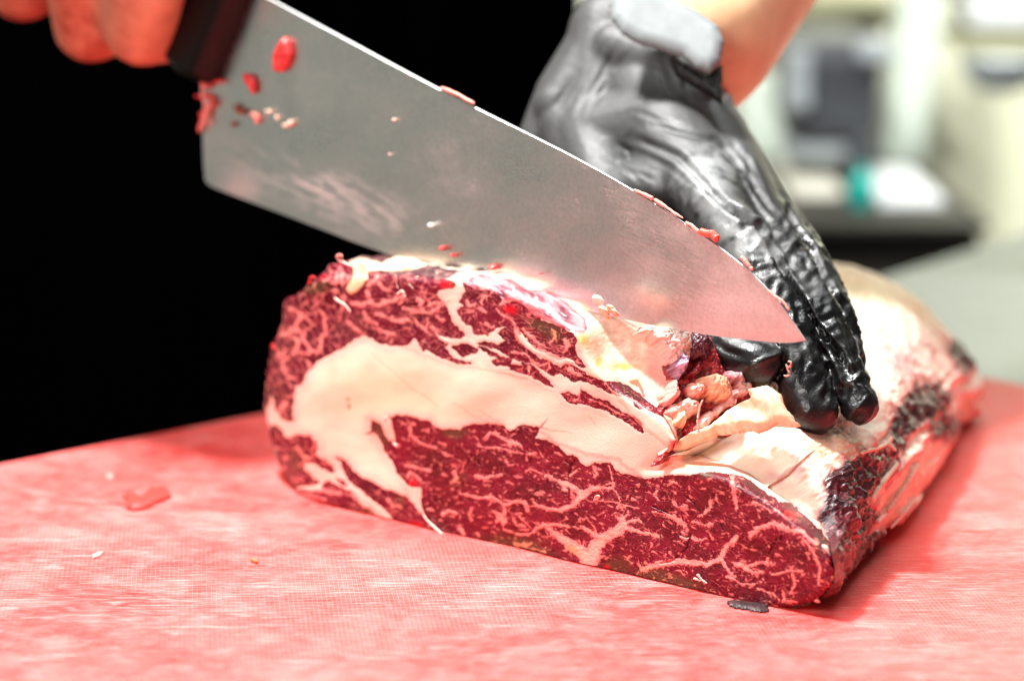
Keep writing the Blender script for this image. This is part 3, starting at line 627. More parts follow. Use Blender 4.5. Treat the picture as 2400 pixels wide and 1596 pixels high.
def build_board():
    bm = bmesh.new()
    c = [board_pt(0, 0), board_pt(.66, 0), board_pt(.66, .72), board_pt(0, .72)]
    top = [bm.verts.new(p) for p in c]; bot = [bm.verts.new(p-np.array([0, 0, .02])) for p in c]
    bm.faces.new(top); bm.faces.new(bot[::-1])
    for i in range(4): bm.faces.new((top[i], bot[i], bot[(i+1) % 4], top[(i+1) % 4]))
    vert = [e for e in bm.edges if abs(e.verts[0].co.z-e.verts[1].co.z) > .01]
    bmesh.ops.bevel(bm, geom=vert, offset=.02, segments=6, affect='EDGES', profile=.5)
    bm.normal_update()
    eds = [e for e in bm.edges if abs(e.verts[0].co.z-e.verts[1].co.z) < .001 and len(e.link_faces) == 2 and abs(e.link_faces[0].normal.z-e.link_faces[1].normal.z) > .5]
    bmesh.ops.bevel(bm, geom=eds, offset=.002, segments=3, affect='EDGES', profile=.5)
    o = link('cutting_board', bm_mesh('cutting_board', bm, False), board_mat())
    tag(o, 'large red plastic cutting board with a woven surface texture, worn and wet', 'cutting board')
build_board()
# ------------------------------------------------------------------ the joint of beef
M_LEAN = flesh_mat('raw_lean', .16, .45, .05, .5, .28)
M_FAT = flesh_mat('raw_fat', .35, .6, .35, .25, .45)
M_SKIN = flesh_mat('wet_silverskin', .16, .45, .15, .5, .6, coat=.1)
beef = thing('beef_joint', 'large marbled beef joint with a fresh cut face lying on the red board', 'beef', tuple((FA+FB)/2))
PXM = .00017          # metres in one photo pixel at the cut face
FLAT = [(500,1560),(500,700),(600,640),(735,655),(800,640),(893,645),(951,643),(1004,652),(1060,652),(1110,655),(1200,678),(1290,722),(1365,790),(1388,850),(1440,905),(1500,945),
        (1560,985),(1600,1040),(1600,1062),(1500,1100),(1600,1092),(1700,1112),(1800,1167),(1890,1238),(1990,1330),(2010,1560)]
def face_w(x, y, out_sd, h, blur=None):
    """how far each point of the cut face lies in front of the cutting plane, in metres"""
    fl = poly_sd(x, y, FLAT, 200)
    rec = np.clip(-fl+4, 0, None)
    k = np.where(y < 700, .00085, .0006)
    k = np.where((y > 1030) & (x > 1480), .0012, k)
    lim = np.where(y < 700, .05, .026)
    w = -lim*(1-np.exp(-k*(np.sqrt(rec**2+36)-6)/lim))
    if blur is not None: w = blur(w)
    R = np.where((x > 1800), 26., 11.)
    e = np.clip(1-out_sd/R, 0, 1.25)
    w = w - R*PXM*.95*(1-np.sqrt(np.clip(1-e*e, 0, 1))) - np.clip(e-1, 0, 1)*R*PXM*2
    w = w + (.0022*fbm2(x/240, y/240, 2, 81) + .0002*fbm2(x/70, y/60, 2, 82))
    # the left end of the cap rolls back
    w = w - .022*np.clip((760-x)/140, 0, 1)**2
    return w + h*PXM*.55
def build_face():
    st = 1.55
    xs = np.arange(604, 1972, st); ys = np.arange(590, 1448, st)
    X, Y = np.meshgrid(xs, ys); nx = len(xs)
    x = X.ravel(); y = Y.ravel()
    wob = 3.2*gnoise2(x/16, y/16, 91)+1.6*gnoise2(x/6, y/6, 92)
    sd = poly_sd(x+wob, y+wob*.7, FACE_OUT, 60)
    keep = sd > -2.2
    def blur(a):
        k = np.exp(-(np.arange(-20, 21)/8.)**2); k /= k.sum()
        A = np.pad(a.reshape(len(ys), nx), 20, mode='edge')
        A = sum(k[i]*A[i:i+len(ys), :] for i in range(41)); A = sum(k[i]*A[:, i:i+nx] for i in range(41))
        return A.ravel()
    wfull = face_w(x, y, sd, 0., blur)
    idx = -np.ones(len(x), np.int64); idx[keep] = np.arange(keep.sum())
    ii, jj = np.meshgrid(np.arange(len(ys)-1), np.arange(nx-1), indexing='ij')
    a = (ii*nx+jj).ravel(); Q = np.stack([a, a+nx, a+nx+1, a+1], 1)
    Q = Q[keep[Q].all(1)]; Q = idx[Q]
    x = x[keep]; y = y[keep]; sd = sd[keep]
    c, fat, h, gl, reg = paint_face(x, y)
    P = face_pt(x, y, wfull[keep]+h*PXM*.55)
    P[:, 2] = np.maximum(P[:, 2], .0006)
    N = vnormals(P, Q)
    if (N@FN).mean() < 0: Q = Q[:, ::-1]; N = -N
    r = reg[Q[:, 0]]
    for rv, nm, mt in ((0, 'cap_muscle', M_LEAN), (2, 'eye_muscle', M_LEAN), (1, 'fat_seam', M_FAT), (3, 'silverskin', M_SKIN), (4, 'surface_fat', M_FAT)):
        q = Q[r == rv]
        u, inv = np.unique(q, return_inverse=True); q = inv.reshape(q.shape)
        me = mesh_np(nm, P[u], q)
        set_col(me, 'col', c[u]); set_flt(me, 'gloss', gl[u])
        me.normals_split_custom_set_from_vertices(N[u].tolist())
        link(nm, me, mt, beef)
build_face()

KEYI = [(698,1161),(625,899),(776,622),(1200,643),(1526,783),(1585,900),(1545,1072),(1649,1068),(1840,1168),(1957,1335),(1840,1430),(1311,1332)]
def local(P): d = P-FA; return np.stack([d@FU, P[..., 2], d@(-_n0)], -1)
def world(L): return FA + L[..., 0:1]*FU + L[..., 2:3]*(-_n0) + L[..., 1:2]*np.array([0, 0, 1.])
RINGS = [(.0, None),
 (.03, None, (0,0,-.004,-.003,-.004,-.004,.004,.007,.005,0,0,0)),
 (.07, [(.0,0),(-.018,.045),(.014,.094),(.10,.10),(.155,.092),(.172,.078),(.186,.060),(.206,.062),(.236,.048),(.246,.02),(.232,0),(.13,0)]),
 (.12, [(.0,0),(-.012,.04),(.018,.08),(.09,.088),(.135,.085),(.158,.078),(.176,.070),(.197,.064),(.220,.05),(.233,.022),(.218,0),(.12,0)]),
 (.20, [(.008,0),(.0,.04),(.022,.072),(.075,.083),(.112,.085),(.138,.083),(.155,.079),(.172,.070),(.190,.052),(.205,.022),(.192,0),(.1,0)]),
 (.27, [(.03,0),(.02,.035),(.035,.062),(.07,.074),(.1,.075),(.12,.074),(.137,.069),(.152,.058),(.166,.042),(.176,.02),(.165,0),(.1,0)]),
 (.315,[(.05,0),(.04,.025),(.05,.045),(.08,.055),(.1,.056),(.115,.055),(.125,.051),(.138,.043),(.152,.03),(.16,.015),(.15,0),(.1,0)]),
 (.335,[(.08,.01),(.078,.018),(.085,.025),(.095,.03),(.1,.03),(.11,.03),(.115,.028),(.12,.025),(.125,.02),(.13,.015),(.12,.01),(.1,.01)])]
SIDE = _Z(1850, 600, 1.8236)
DARKS = [SIDE((150,935),(240,885),(320,845),(430,830),(450,870),(400,950),(355,1010),(345,1070),(380,1110),(360,1170),(440,1190),(420,1240),(330,1310),(220,1390),(160,1500),(90,1500),(90,1230),(118,1150),(150,1060)),
         SIDE((462,650),(500,600),(540,560),(640,540),(690,600),(650,680),(560,720),(520,740),(495,820),(440,830),(430,760)),
         SIDE((610,700),(700,670),(720,730),(670,790),(620,770)), SIDE((690,380),(740,345),(800,390),(805,450),(760,510),(710,470))]
def paint_side(P, N):
    x, y = project(P)
    wob = 9*gnoise2(x/22, y/22, 101)+5*gnoise2(x/8, y/8, 102)
    X = x+wob; Y = y-wob*.8
    lo = fbm3(P, 30, 2, 103); mi = fbm3(P, 130, 3, 104); hi = fbm3(P, 520, 2, 105)
    c = np.zeros((len(P), 3))+srgb(254, 226, 202)
    c = mixc(c, srgb(255, 240, 222), np.clip(.4+1.5*lo, 0, 1))
    c = mixc(c, srgb(240, 176, 162), np.clip(1.2*mi-.15, 0, .5))
    # yellow rim far back, mauve tinge at the far right
    c = mixc(c, srgb(244, 216, 130), sstep(60, 0, np.abs(y-(640+(x-1950)*.36)))*.4*(x > 1900))
    e = np.exp(-(((x-2110)/60)**2+((y-840)/50)**2)); c = mixc(c, srgb(196, 140, 150), np.clip(e*(.6+mi), 0, .7))
    e = np.exp(-(((x-1830)/46)**2+((y-1110)/24)**2))+np.exp(-(((x-1865)/20)**2+((y-1075)/26)**2)); c = mixc(c, srgb(228, 142, 150), np.clip(e*(.45+1.6*mi), 0, .6))
    e = np.exp(-(((x-1965)/90)**2+((y-1050)/30)**2)); c = mixc(c, srgb(248, 182, 140), np.clip(e*.8, 0, .6))
    d = np.full(len(P), -1e3)
    for p in DARKS: d = np.maximum(d, poly_sd(X, Y, p, 60))
    # sides that the photograph does not show: crust on the left and round the back, fat above
    hid = (x < 1480)
    loc = local(P)
    d = np.where(hid, 60*(mi+.25+.8*lo), d)
    d = np.where(hid & (x > 1270) & (loc[:, 2] < .06) & (loc[:, 1] > .05), -60, d)
    crease = (x > 1480) & (x < 1790) & (y < 1062-(x-1560)*.42) & (loc[:, 1] < .1)
    d = d+26*mi*(x > 1850); dk = sstep(-7, 6, d)
    dc = np.zeros((len(P), 3))+srgb(84, 34, 40)
    dc = mixc(dc, srgb(46, 22, 28), np.clip(.4+1.8*mi, 0, 1)); dc = mixc(dc, srgb(150, 26, 34), np.clip(1.6*lo+.9*hi-.1, 0, .8)); dc = mixc(dc, srgb(150, 96, 100), np.clip(2.0*hi-.45, 0, .4))
    c = mixc(c, srgb(196, 84, 84), sstep(-34, 2, d+14*mi)*.8*(~hid)); c = mixc(c, dc, dk)
    cc = mixc(np.zeros((len(P), 3))+srgb(190, 60, 66), srgb(244, 186, 160), np.clip(.5+1.6*mi, 0, 1))
    c = mixc(c, cc, crease*.85)
    stx = (x*.6+y*.8)/90; sty = (-x*.8+y*.6)
    # torn strands running down the far side
    zone = sstep(10, 60, x-1930-.0*y)*sstep(-30, 30, (y-1010)+(x-2060)*.9)
    k = np.radians(52); uu = (x*np.cos(k)-y*np.sin(k)); vv2 = (x*np.sin(k)+y*np.cos(k))
    vv2 = vv2+9*gnoise2(x/40, y/40, 113); s1 = gnoise2(uu/120, vv2/24, 111); s2 = gnoise2(uu/45, vv2/9, 112)
    c = mixc(c, srgb(222, 120, 116), np.clip(1.5*s1+.6*s2-.2, 0, .75)*zone*(1-dk)); c = mixc(c, srgb(255, 226, 210), np.clip(-1.6*s1-.1, 0, .8)*zone*(1-dk))
    gl = np.clip(.35+.5*dk+.5*hi, 0, 1)
    h = .0035*lo + .0016*mi + dk*(.0022*mi+.0012*hi)+(1-dk)*(.0006*hi+zone*(.0024*s1+.0006*s2))
    return c, gl, h, dk
def build_sheath():
    out = np.array(FACE_OUT, float); n = len(out)
    ki = [int(np.argmin(np.hypot(out[:, 0]-a, out[:, 1]-b))) for a, b in KEYI]
    # dense front outline with a parameter that runs 0..12 over the key points
    pts = []; par = []
    for k in range(12):
        i0 = ki[k]; i1 = ki[(k+1) % 12]
        seq = [i0]
        while seq[-1] != i1: seq.append((seq[-1]+1) % n)
        seg = out[seq]; L = np.concatenate([[0], np.cumsum(np.hypot(*np.diff(seg, axis=0).T))])
        m = {0:30, 1:46, 2:80, 3:150, 4:90, 5:110, 6:110, 7:160, 8:170, 9:50, 10:50, 11:30}[k]
        t = np.linspace(0, 1, m, endpoint=False)
        pts.append(np.stack([np.interp(t*L[-1], L, seg[:, 0]), np.interp(t*L[-1], L, seg[:, 1])], 1)); par.append(k+t)
    pts = np.concatenate(pts); par = np.concatenate(par); m = len(par)
    sd0 = np.full(m, 2.5)
    front = local(face_pt(pts[:, 0], pts[:, 1], face_w(pts[:, 0], pts[:, 1], sd0, np.zeros(m))))
    q0 = front[:, 2]
    def spline(K, t):
        K = np.asarray(K); i = np.floor(t).astype(int); f = (t-i)[:, None]
        p0, p1, p2, p3 = K[(i-1) % 12], K[i % 12], K[(i+1) % 12], K[(i+2) % 12]
        return .5*(2*p1+(p2-p0)*f+(2*p0-5*p1+4*p2-p3)*f*f+(3*p1-p0-3*p2+p3)*f**3)
    K0 = local(face_pt(np.array([a for a, b in KEYI]), np.array([b for a, b in KEYI])))[:, :2]
    keys = []
    for r in RINGS:
        if r[1] is None:
            K = K0.copy()
            if len(r) > 2: K[:, 1] = np.maximum(K[:, 1]+np.array(r[2]), 0); K[8:11, 0] -= (.005, .013, .008)
        else: K = np.array(r[1], float)
        keys.append((r[0], spline(K, par)))
    detail = front[:, :2]-keys[0][1]
    qs = np.concatenate([np.linspace(0, .07, 56)**1.0, np.linspace(.07, .33, 150)[1:], [.335]])
    qk = np.array([k[0] for k in keys]); KV = np.array([k[1] for k in keys])
    rows = []
    for q in qs:
        i = min(np.searchsorted(qk, q, 'right')-1, len(qk)-2); f = (q-qk[i])/(qk[i+1]-qk[i])
        A, B = KV[i], KV[i+1]
        mA = (KV[i+1]-KV[i-1])/(qk[i+1]-qk[i-1])*(qk[i+1]-qk[i]) if i > 0 else B-A
        mB = (KV[i+2]-KV[i])/(qk[i+2]-qk[i])*(qk[i+1]-qk[i]) if i < len(qk)-2 else B-A
        f2 = f*f; f3 = f2*f
        uv = (2*f3-3*f2+1)*A+(f3-2*f2+f)*mA+(3*f2-2*f3)*B+(f3-f2)*mB
        uv = uv + detail*(np.exp(-q/(.035-.020*sstep(4, 5.2, par)*sstep(10.5, 9.5, par))))[:, None]
        qq = q + q0*max(0, 1-q/.09)
        rows.append(np.stack([uv[:, 0], np.maximum(uv[:, 1], .0008), qq], 1))
    G = np.array(rows); nr = len(rows)
    P = world(G.reshape(-1, 3))
    ii, jj = np.meshgrid(np.arange(nr-1), np.arange(m), indexing='ij')
    a = (ii*m+jj).ravel(); b = (ii*m+(jj+1) % m).ravel()
    Q = np.stack([a, b, b+m, a+m], 1)
    N = vnormals(P, Q)
    cen = P.mean(0)
    if ((P-cen)*N).sum(1).mean() < 0: Q = Q[:, ::-1]; N = -N
    c, gl, h, dk = paint_side(P, N)
    ramp_ = np.repeat(np.clip(qs/.012, 0, 1), m)
    P = P + N*(h*ramp_)[:, None]
    P[:, 2] = np.maximum(P[:, 2], .0006)
    N = vnormals(P, Q)
    dkq = dk[Q[:, 0]] > .5
    for nm, msk, mt in (('fat_cap', ~dkq, M_FAT), ('dried_crust', dkq, M_SKIN)):
        q = Q[msk]; u, inv = np.unique(q, return_inverse=True); q = inv.reshape(q.shape)
        me = mesh_np(nm, P[u], q); set_col(me, 'col', c[u]); set_flt(me, 'gloss', gl[u])
        me.normals_split_custom_set_from_vertices(N[u].tolist())
        link(nm, me, mt, beef)
    return P
SHEATH = build_sheath()
# ------------------------------------------------------------------ small irregular solids: an outline with its own thickness
def pad(name, poly, P0, n, h, R, mat, parent=None, step=1.6, wob=1.5, rough=.15, nfreq=8., paint=None, under=.35, lift=0., seed=0, power=.72, dome=None):
    poly = np.array(poly, float)
    xs = np.arange(poly[:,0].min()-3, poly[:,0].max()+3+step, step); ys = np.arange(poly[:,1].min()-3, poly[:,1].max()+3+step, step)
    X, Y = np.meshgrid(xs, ys); nx = len(xs); x = X.ravel(); y = Y.ravel()
    wx = wob*gnoise2(x/nfreq, y/nfreq, 201+seed)+.5*wob*gnoise2(x/nfreq*2.3, y/nfreq*2.3, 202+seed)
    sd = poly_sd(x+wx, y-wx*.8, poly, 20)
    keep = sd > 0
    idx = -np.ones(len(x), np.int64); idx[keep] = np.arange(keep.sum())
    ii, jj = np.meshgrid(np.arange(len(ys)-1), np.arange(nx-1), indexing='ij')
    a = (ii*nx+jj).ravel(); Q = np.stack([a, a+nx, a+nx+1, a+1], 1); Q = idx[Q[keep[Q].all(1)]]
    x = x[keep]; y = y[keep]; s = np.clip(sd[keep]/R, 0, 1)
    prof = (1-(1-s)**2)**power
    base = on_plane(x, y, P0, n, lift) if dome is None else dome(x, y)
    d = prof*h*(1+rough*1.3*fbm2(x/nfreq*.55, y/nfreq*.55, 2, 203+seed))
    T = base+n*d[:, None]; B = base-n*(prof*h*under)[:, None]
    m = len(T)
    if len(Q) == 0: return None
    N = vnormals(T, Q)
    if (N@n).mean() < 0: Q = Q[:, ::-1]
    E = np.concatenate([Q[:, [0,1]], Q[:, [1,2]], Q[:, [2,3]], Q[:, [3,0]]])
    key = np.sort(E, 1); k = key[:, 0]*m+key[:, 1]
    _, inv, cnt = np.unique(k, return_inverse=True, return_counts=True)
    Eb = E[cnt[inv] == 1]
    S = np.stack([Eb[:, 1], Eb[:, 0], Eb[:, 0]+m, Eb[:, 1]+m], 1)
    V = np.concatenate([T, B]); F = np.concatenate([Q, Q[:, ::-1]+m, S])
    me = mesh_np(name, V, F)
    if paint is not None:
        c, g = paint(np.concatenate([x, x]), np.concatenate([y, y])); set_col(me, 'col', c); set_flt(me, 'gloss', g)
    return link(name, me, mat, parent)
def flat_paint(c1, c2, f=9., gloss=.5, seed=0, spots=()):
    c1 = srgb(*c1); c2 = srgb(*c2)
    def p(x, y):
        k = np.clip(.5+1.1*fbm2(x/f, y/f, 3, 301+seed), 0, 1)
        c = mixc(np.zeros(x.shape+(3,))+c1, c2, k)
        for (cx, cy, r, col, s) in spots:
            c = mixc(c, srgb(*col), np.clip(np.exp(-((x-cx)**2+(y-cy)**2)/r**2)*s, 0, 1))
        return c, np.full(x.shape, gloss)+.3*fbm2(x/5, y/5, 2, 302+seed)
    return p
# ------------------------------------------------------------------ the knife
_r = np.radians(-5)
KU = np.array([FU[0]*np.cos(_r)-FU[1]*np.sin(_r), FU[0]*np.sin(_r)+FU[1]*np.cos(_r), 0])
KP = world(np.array([.125, .09, .026])[None])[0]
_kn = np.array([KU[1], -KU[0], 0.])
KN = np.cos(.02)*_kn + np.sin(.02)*np.array([0, 0, 1.])
def knife_pt(x, y, w=0.): return on_plane(np.asarray(x, float), np.asarray(y, float), KP, KN, w)
K_SPINE = [(600,-20),(640,2),(800,87),(945,165),(1100,246),(1308,348),(1414,405),(1504,458),(1569,500),(1647,551),(1712,598),(1769,645),(1820,700),(1856,748),(1888,797)]
K_EDGE = [(480,180),(474,300),(478,415),(487,434),(520,448),(700,516),(870,584),(1050,640),(1200,683),(1350,722),(1480,752),(1600,776),(1700,791),(1800,802),(1850,804),(1888,798)]
def resample(P, n):
    P = np.array(P, float); L = np.concatenate([[0], np.cumsum(np.hypot(*np.diff(P, axis=0).T))])
    t = np.linspace(0, L[-1], n); return np.stack([np.interp(t, L, P[:, 0]), np.interp(t, L, P[:, 1])], 1)
def smooth_line(P, n, it=2):
    P = np.array(P, float)
    for _ in range(it):
        Q = np.empty((2*len(P)-2, 2)); Q[0::2] = .75*P[:-1]+.25*P[1:]; Q[1::2] = .25*P[:-1]+.75*P[1:]
        P = np.concatenate([P[:1], Q, P[-1:]])
    return resample(P, n)
knife = thing('chef_knife', 'long steel kitchen knife with black handle, its blade biting into the beef', 'knife', tuple(knife_pt(1190, 640)))
def blade_mat():
    T = NT('satin_blade_steel')
    a = T.n('ShaderNodeAttribute', attribute_name='film'); geo = T.n('ShaderNodeNewGeometry')
    mp = T.n('ShaderNodeMapping'); mp.inputs['Rotation'].default_value = (0, 0, 0)
    cr = T.n('ShaderNodeAttribute', attribute_name='grind')
    cx = T.n('ShaderNodeCombineXYZ'); T.l(cr.outputs['Fac'], cx.inputs[0])
    n1 = T.noise(900, 3, .6, 0, cx.outputs[0]); n2 = T.noise(700, 3, .7)
    col = T.ramp(a.outputs['Fac'], (0, (.60, .61, .58)), (.45, (.68, .67, .64)), (1, (.80, .72, .68)))
    mx = T.n('ShaderNodeMix', data_type='RGBA', blend_type='MULTIPLY'); mx.inputs[0].default_value = .6
    T.l(col, mx.inputs[6]); T.l(T.ramp(n2, (.25, (.72, .72, .72)), (.6, (1, 1, 1))), mx.inputs[7]); T.l(mx.outputs[2], T.b.inputs['Base Color'])
    T.l(T.ramp(a.outputs['Fac'], (0, (.27, .27, .27)), (1, (.55, .55, .55))), T.b.inputs['Roughness'])
    me = T.ramp(a.outputs['Fac'], (.2, (1, 1, 1)), (1, (.45, .45, .45))); T.l(me, T.b.inputs['Metallic'])
    T.bump(n1, .05, .0002)
    return T.m
def build_blade():
    n, m = 620, 150
    S = smooth_line(K_SPINE, n); E = smooth_line(K_EDGE, n, 1)
    v = np.linspace(0, 1, m)
    G = E[:, None, :]*(1-v)[None, :, None]+S[:, None, :]*v[None, :, None]
    x = G[..., 0].ravel(); y = G[..., 1].ravel()
    vv = np.tile(v, n); ss = np.repeat(np.linspace(0, 1, n), m)
    t = (.00015+.0013*np.clip(vv, 0, 1)**.9)*(1-.62*ss**2)
    t = np.where(vv < .02, .0001, t)
    base = knife_pt(x, y)
    F = base+KN*(t/2)[:, None]; B = base-KN*(t/2)[:, None]
    ii, jj = np.meshgrid(np.arange(n-1), np.arange(m-1), indexing='ij'); a = (ii*m+jj).ravel()
    Q = np.stack([a, a+m, a+m+1, a+1], 1)
    if (vnormals(F, Q)@KN).mean() < 0: Q = Q[:, ::-1]
    k = n*m
    # dried film of fat and water, streaks and specks
    u = x*.88+y*.475; w = -x*.475+y*.88
    film = .25*np.clip(.5+1.2*fbm2(x/190, y/130, 3, 401), 0, 1)
    band = np.exp(-((w-(88+.00*u))/70)**2)*sstep(480, 620, x)*sstep(1150, 900, x)
    ct = (x-(560+ (y-330)*.3))
    e = np.exp(-(((x-760)*.93+(y-450)*.37)/210)**2-((-(x-760)*.37+(y-450)*.93)/58)**2)
    film = film+.55*e*np.clip(.45+1.3*fbm2(u/60, w/16, 3, 402)+.3*gnoise2(u/14, w/5, 403), 0, 1)
    film = film+.35*sstep(1250, 1800, x)
    film = film+.5*np.exp(-((x-560)/60)**2-((y-440)/40)**2)
    sp = gnoise2(x/5, y/4, 405)*gnoise2(x/60, y/60, 406)
    film = film+.5*sstep(.28, .4, sp)+.12*gnoise2(u/30, w/3.5, 407)
    me = mesh_np('blade', np.concatenate([F, B]), np.concatenate([Q, Q[:, ::-1]+k]))
    set_flt(me, 'film', np.concatenate([film, film])); set_flt(me, 'grind', np.concatenate([w, w])*.0002)
    link('blade', me, blade_mat(), knife)
    # spine: the flat ground back of the blade, its corners just broken
    top = np.arange(n)*m+m-1
    a = F[top]; b = B[top]; up = np.cross(KN, KU); up = up if up[2] > 0 else -up
    c1 = a-KN*.0003+up*.0003; c2 = b+KN*.0003+up*.0003
    V = np.concatenate([a, c1, c2, b]); i = np.arange(n-1)
    Fs = np.concatenate([np.stack([i+q*n, i+1+q*n, i+1+(q+1)*n, i+(q+1)*n], 1) for q in range(3)])
    link('spine', mesh_np('spine', V, Fs, False), solid('ground_spine_steel', (.34, .34, .34), .45, 1.), knife)
    # heel: the blunt end under the handle
    a = F[:m]; b = B[:m]; i = np.arange(m-1); V = np.concatenate([a, b])
    link('heel', mesh_np('heel', V, np.stack([i, i+1, i+1+m, i+m], 1), False), solid('heel_steel', (.5, .48, .46), .35, 1.), knife)
build_blade()
M_HANDLE = solid('black_handle_plastic', (.002, .0015, .0015), .45, noise=.3, nscale=90, Specular_IOR_Level=.2)
HPOLY = [(608,-30),(575,55),(540,140),(522,188),(505,198),(470,192),(440,178),(402,132),(385,105),(300,60),(0,-110),(-300,-270),(-340,-420),(-200,-470),(100,-330),(400,-150),(560,-80)]
pad('handle', HPOLY, KP, KN, .013, 42, M_HANDLE, knife, step=5, wob=0, rough=0, under=1.)
# ------------------------------------------------------------------ the butcher: gloved hand, bare hand, dark clothes
person = thing('person', 'butcher in black, bare hand on the knife, gloved hand pressing the beef', 'person', (-.17, 1.62, -.9))
def skin_mat():
    T = NT('skin')
    n = T.noise(60, 4); f = T.noise(900, 3)
    a = T.n('ShaderNodeAttribute', attribute_name='flush_shade')
    mx = T.n('ShaderNodeMix', data_type='RGBA'); T.l(a.outputs['Fac'], mx.inputs[0])
    T.l(T.ramp(n, (.3, (.78, .50, .28)), (.7, (.88, .62, .38))), mx.inputs[6]); T.l(T.ramp(T.noise(90, 5, .6), (.35, (.38, .075, .04)), (.65, (.56, .19, .11))), mx.inputs[7])
    T.l(mx.outputs[2], T.b.inputs['Base Color'])
    T.set(Roughness=.48, Subsurface_Weight=.08, Subsurface_Scale=.006); T.b.inputs['Subsurface Radius'].default_value = (1, .3, .15)
    T.bump(f, .25, .0005); return T.m
M_CLOTH = NT('black_cloth').set(Base_Color=(.0004, .0004, .0005, 1), Roughness=.95, Specular_IOR_Level=.0).m
def J(px, py, q):            # a joint seen at a photo pixel, q metres behind the cutting plane
    return on_plane(np.array(px, float), np.array(py, float), FA, _n0, -q)
def r_px(P, r): return r*np.linalg.norm(np.asarray(P)-CAM)/FPX
def chain(bm, pts, seg=20):
    """pts: (px, py, q, radius in photo px)"""
    W = [(J(a, b, q), r_px(J(a, b, q), r)) for a, b, q, r in pts]
    for (A, ra), (B, rb) in zip(W, W[1:]): capsule(bm, A, B, ra, rb, seg)
    return W
# --- body, arms and the bare right hand as one skin
bm = bmesh.new()
def cap(a, b, ra, rb): capsule(bm, a, b, ra, rb, 24)
cap((-.17, 1.66, -.75), (-.17, 1.64, .0), .13, .15); cap((-.17, 1.64, .0), (-.17, 1.66, .34), .15, .16)
for s in (-1, 1): cap((-.17, 1.66, .36), (-.17+s*.17, 1.67, .40), .09, .075)
cap((-.17, 1.66, .40), (-.17, 1.66, .52), .055, .05)
for s in (-1, 1):
    cap((-.17+s*.085, 1.66, -.72), (-.17+s*.09, 1.64, -1.0), .085, .06)
# left arm to the glove
Wl = J(1615, 80, .175); El = np.array([.27, 1.50, .42])
cap((-.0, 1.67, .40), El, .062, .047); cap(El, Wl, .050, .040); cap(Wl, J(1600, 160, .17), .034, .026)
# right arm and hand round the handle
def H(px, py, w): return knife_pt(px, py, w)
Wr = H(-60, -420, .03); Er = np.array([-.47, 1.42, .36])
cap((-.34, 1.67, .40), Er, .062, .048); cap(Er, Wr, .05, .034)
palm = [H(330, -230, .03), H(150, -290, .03), H(0, -360, .03)]
for p in palm: cap(Wr, p, .034, .026)
def digit(pts):
    for (a, b) in zip(pts, pts[1:]): cap(H(*a[:3]), H(*b[:3]), a[3], b[3])
digit([(330,-230,.030,.022),(345,-60,.026,.0195),(332,62,.016,.0185),(440,60,-.020,.015)])
digit([(200,-250,.030,.021),(195,-80,.030,.0195),(212,60,.018,.0178),(330,30,-.022,.014)])
digit([(60,-320,.028,.019),(55,-150,.030,.018),(52,-28,.022,.0168),(170,-60,-.022,.013)])
digit([(-60,-380,.024,.017),(-90,-230,.030,.016),(-80,-150,.024,.0145),(60,-150,-.02,.012)])
digit([(100,-420,-.01,.021),(330,-330,-.03,.018),(480,-200,-.028,.015)])
body = grow(bm, .0034, 5)
V, N = me_arrays(body)
V = V + N*(.0009*fbm3(V, 40, 2, 501))[:, None]
body.vertices.foreach_set('co', V.astype(np.float32).ravel())
set_flt(body, 'flush_shade', sstep(-.10, -.2, V[:, 0])*sstep(.75, .55, V[:, 2]))  # redder hand skin, with red board bounce and dimness put into its colour
link('body', body, skin_mat(), person)
# --- shirt and apron
def shell(name, cx, cy, rx, ry, z0, z1, a0, a1, fold, mat, thick=.004, n=180, m=60):
    A = np.linspace(a0, a1, n); Zs = np.linspace(z0, z1, m)
    a, z = np.meshgrid(A, Zs)
    f = 1+fold*gnoise2(a*5, z*3.0, 511)+.4*fold*gnoise2(a*14, z*5, 512)
    tap = 1+.10*(z-.1)**2
    X = cx+rx*np.cos(a)*f*tap; Y = cy+ry*np.sin(a)*f*tap
    P = np.stack([X, Y, z], -1).reshape(-1, 3)
    ii, jj = np.meshgrid(np.arange(m-1), np.arange(n-1), indexing='ij'); k = (ii*n+jj).ravel()
    me = mesh_np(name, P, np.stack([k, k+1, k+n+1, k+n], 1))
    o = link(name, me, mat, person); s = o.modifiers.new('thickness', 'SOLIDIFY'); s.thickness = thick; s.offset = -1
    return o
shell('shirt', -.17, 1.66, .205, .17, -.62, .44, 0, 2*math.pi, .03, M_CLOTH)
shell('apron', -.17, 1.655, .215, .185, -.85, .30, math.pi*1.04, math.pi*1.96, .03, M_CLOTH)
# --- the glove
bm = bmesh.new()
chain(bm, [(1500,190,.150,128),(1560,300,.130,120),(1640,440,.105,92),(1725,560,.088,70),(1800,700,.076,63),(1868,850,.064,60),(1903,965,.057,58)])       # index
chain(bm, [(1540,200,.165,125),(1660,330,.140,100),(1745,460,.118,75),(1835,600,.098,56),(1905,720,.086,52),(1980,865,.076,43),(2016,952,.070,40)])   # middle
chain(bm, [(1560,230,.175,110),(1700,360,.150,80),(1790,470,.130,60),(1880,600,.112,52),(1945,720,.100,48),(1985,830,.092,40),(1990,880,.088,36)])    # ring
chain(bm, [(1560,260,.180,90),(1690,420,.162,66),(1780,560,.145,52),(1860,680,.125,44),(1930,790,.11,38)])                                                # little
chain(bm, [(1430,200,.145,120),(1390,330,.120,100),(1430,470,.100,90),(1500,600,.080,84),(1590,730,.064,66),(1680,810,.056,64),(1775,852,.050,56)])      # thumb
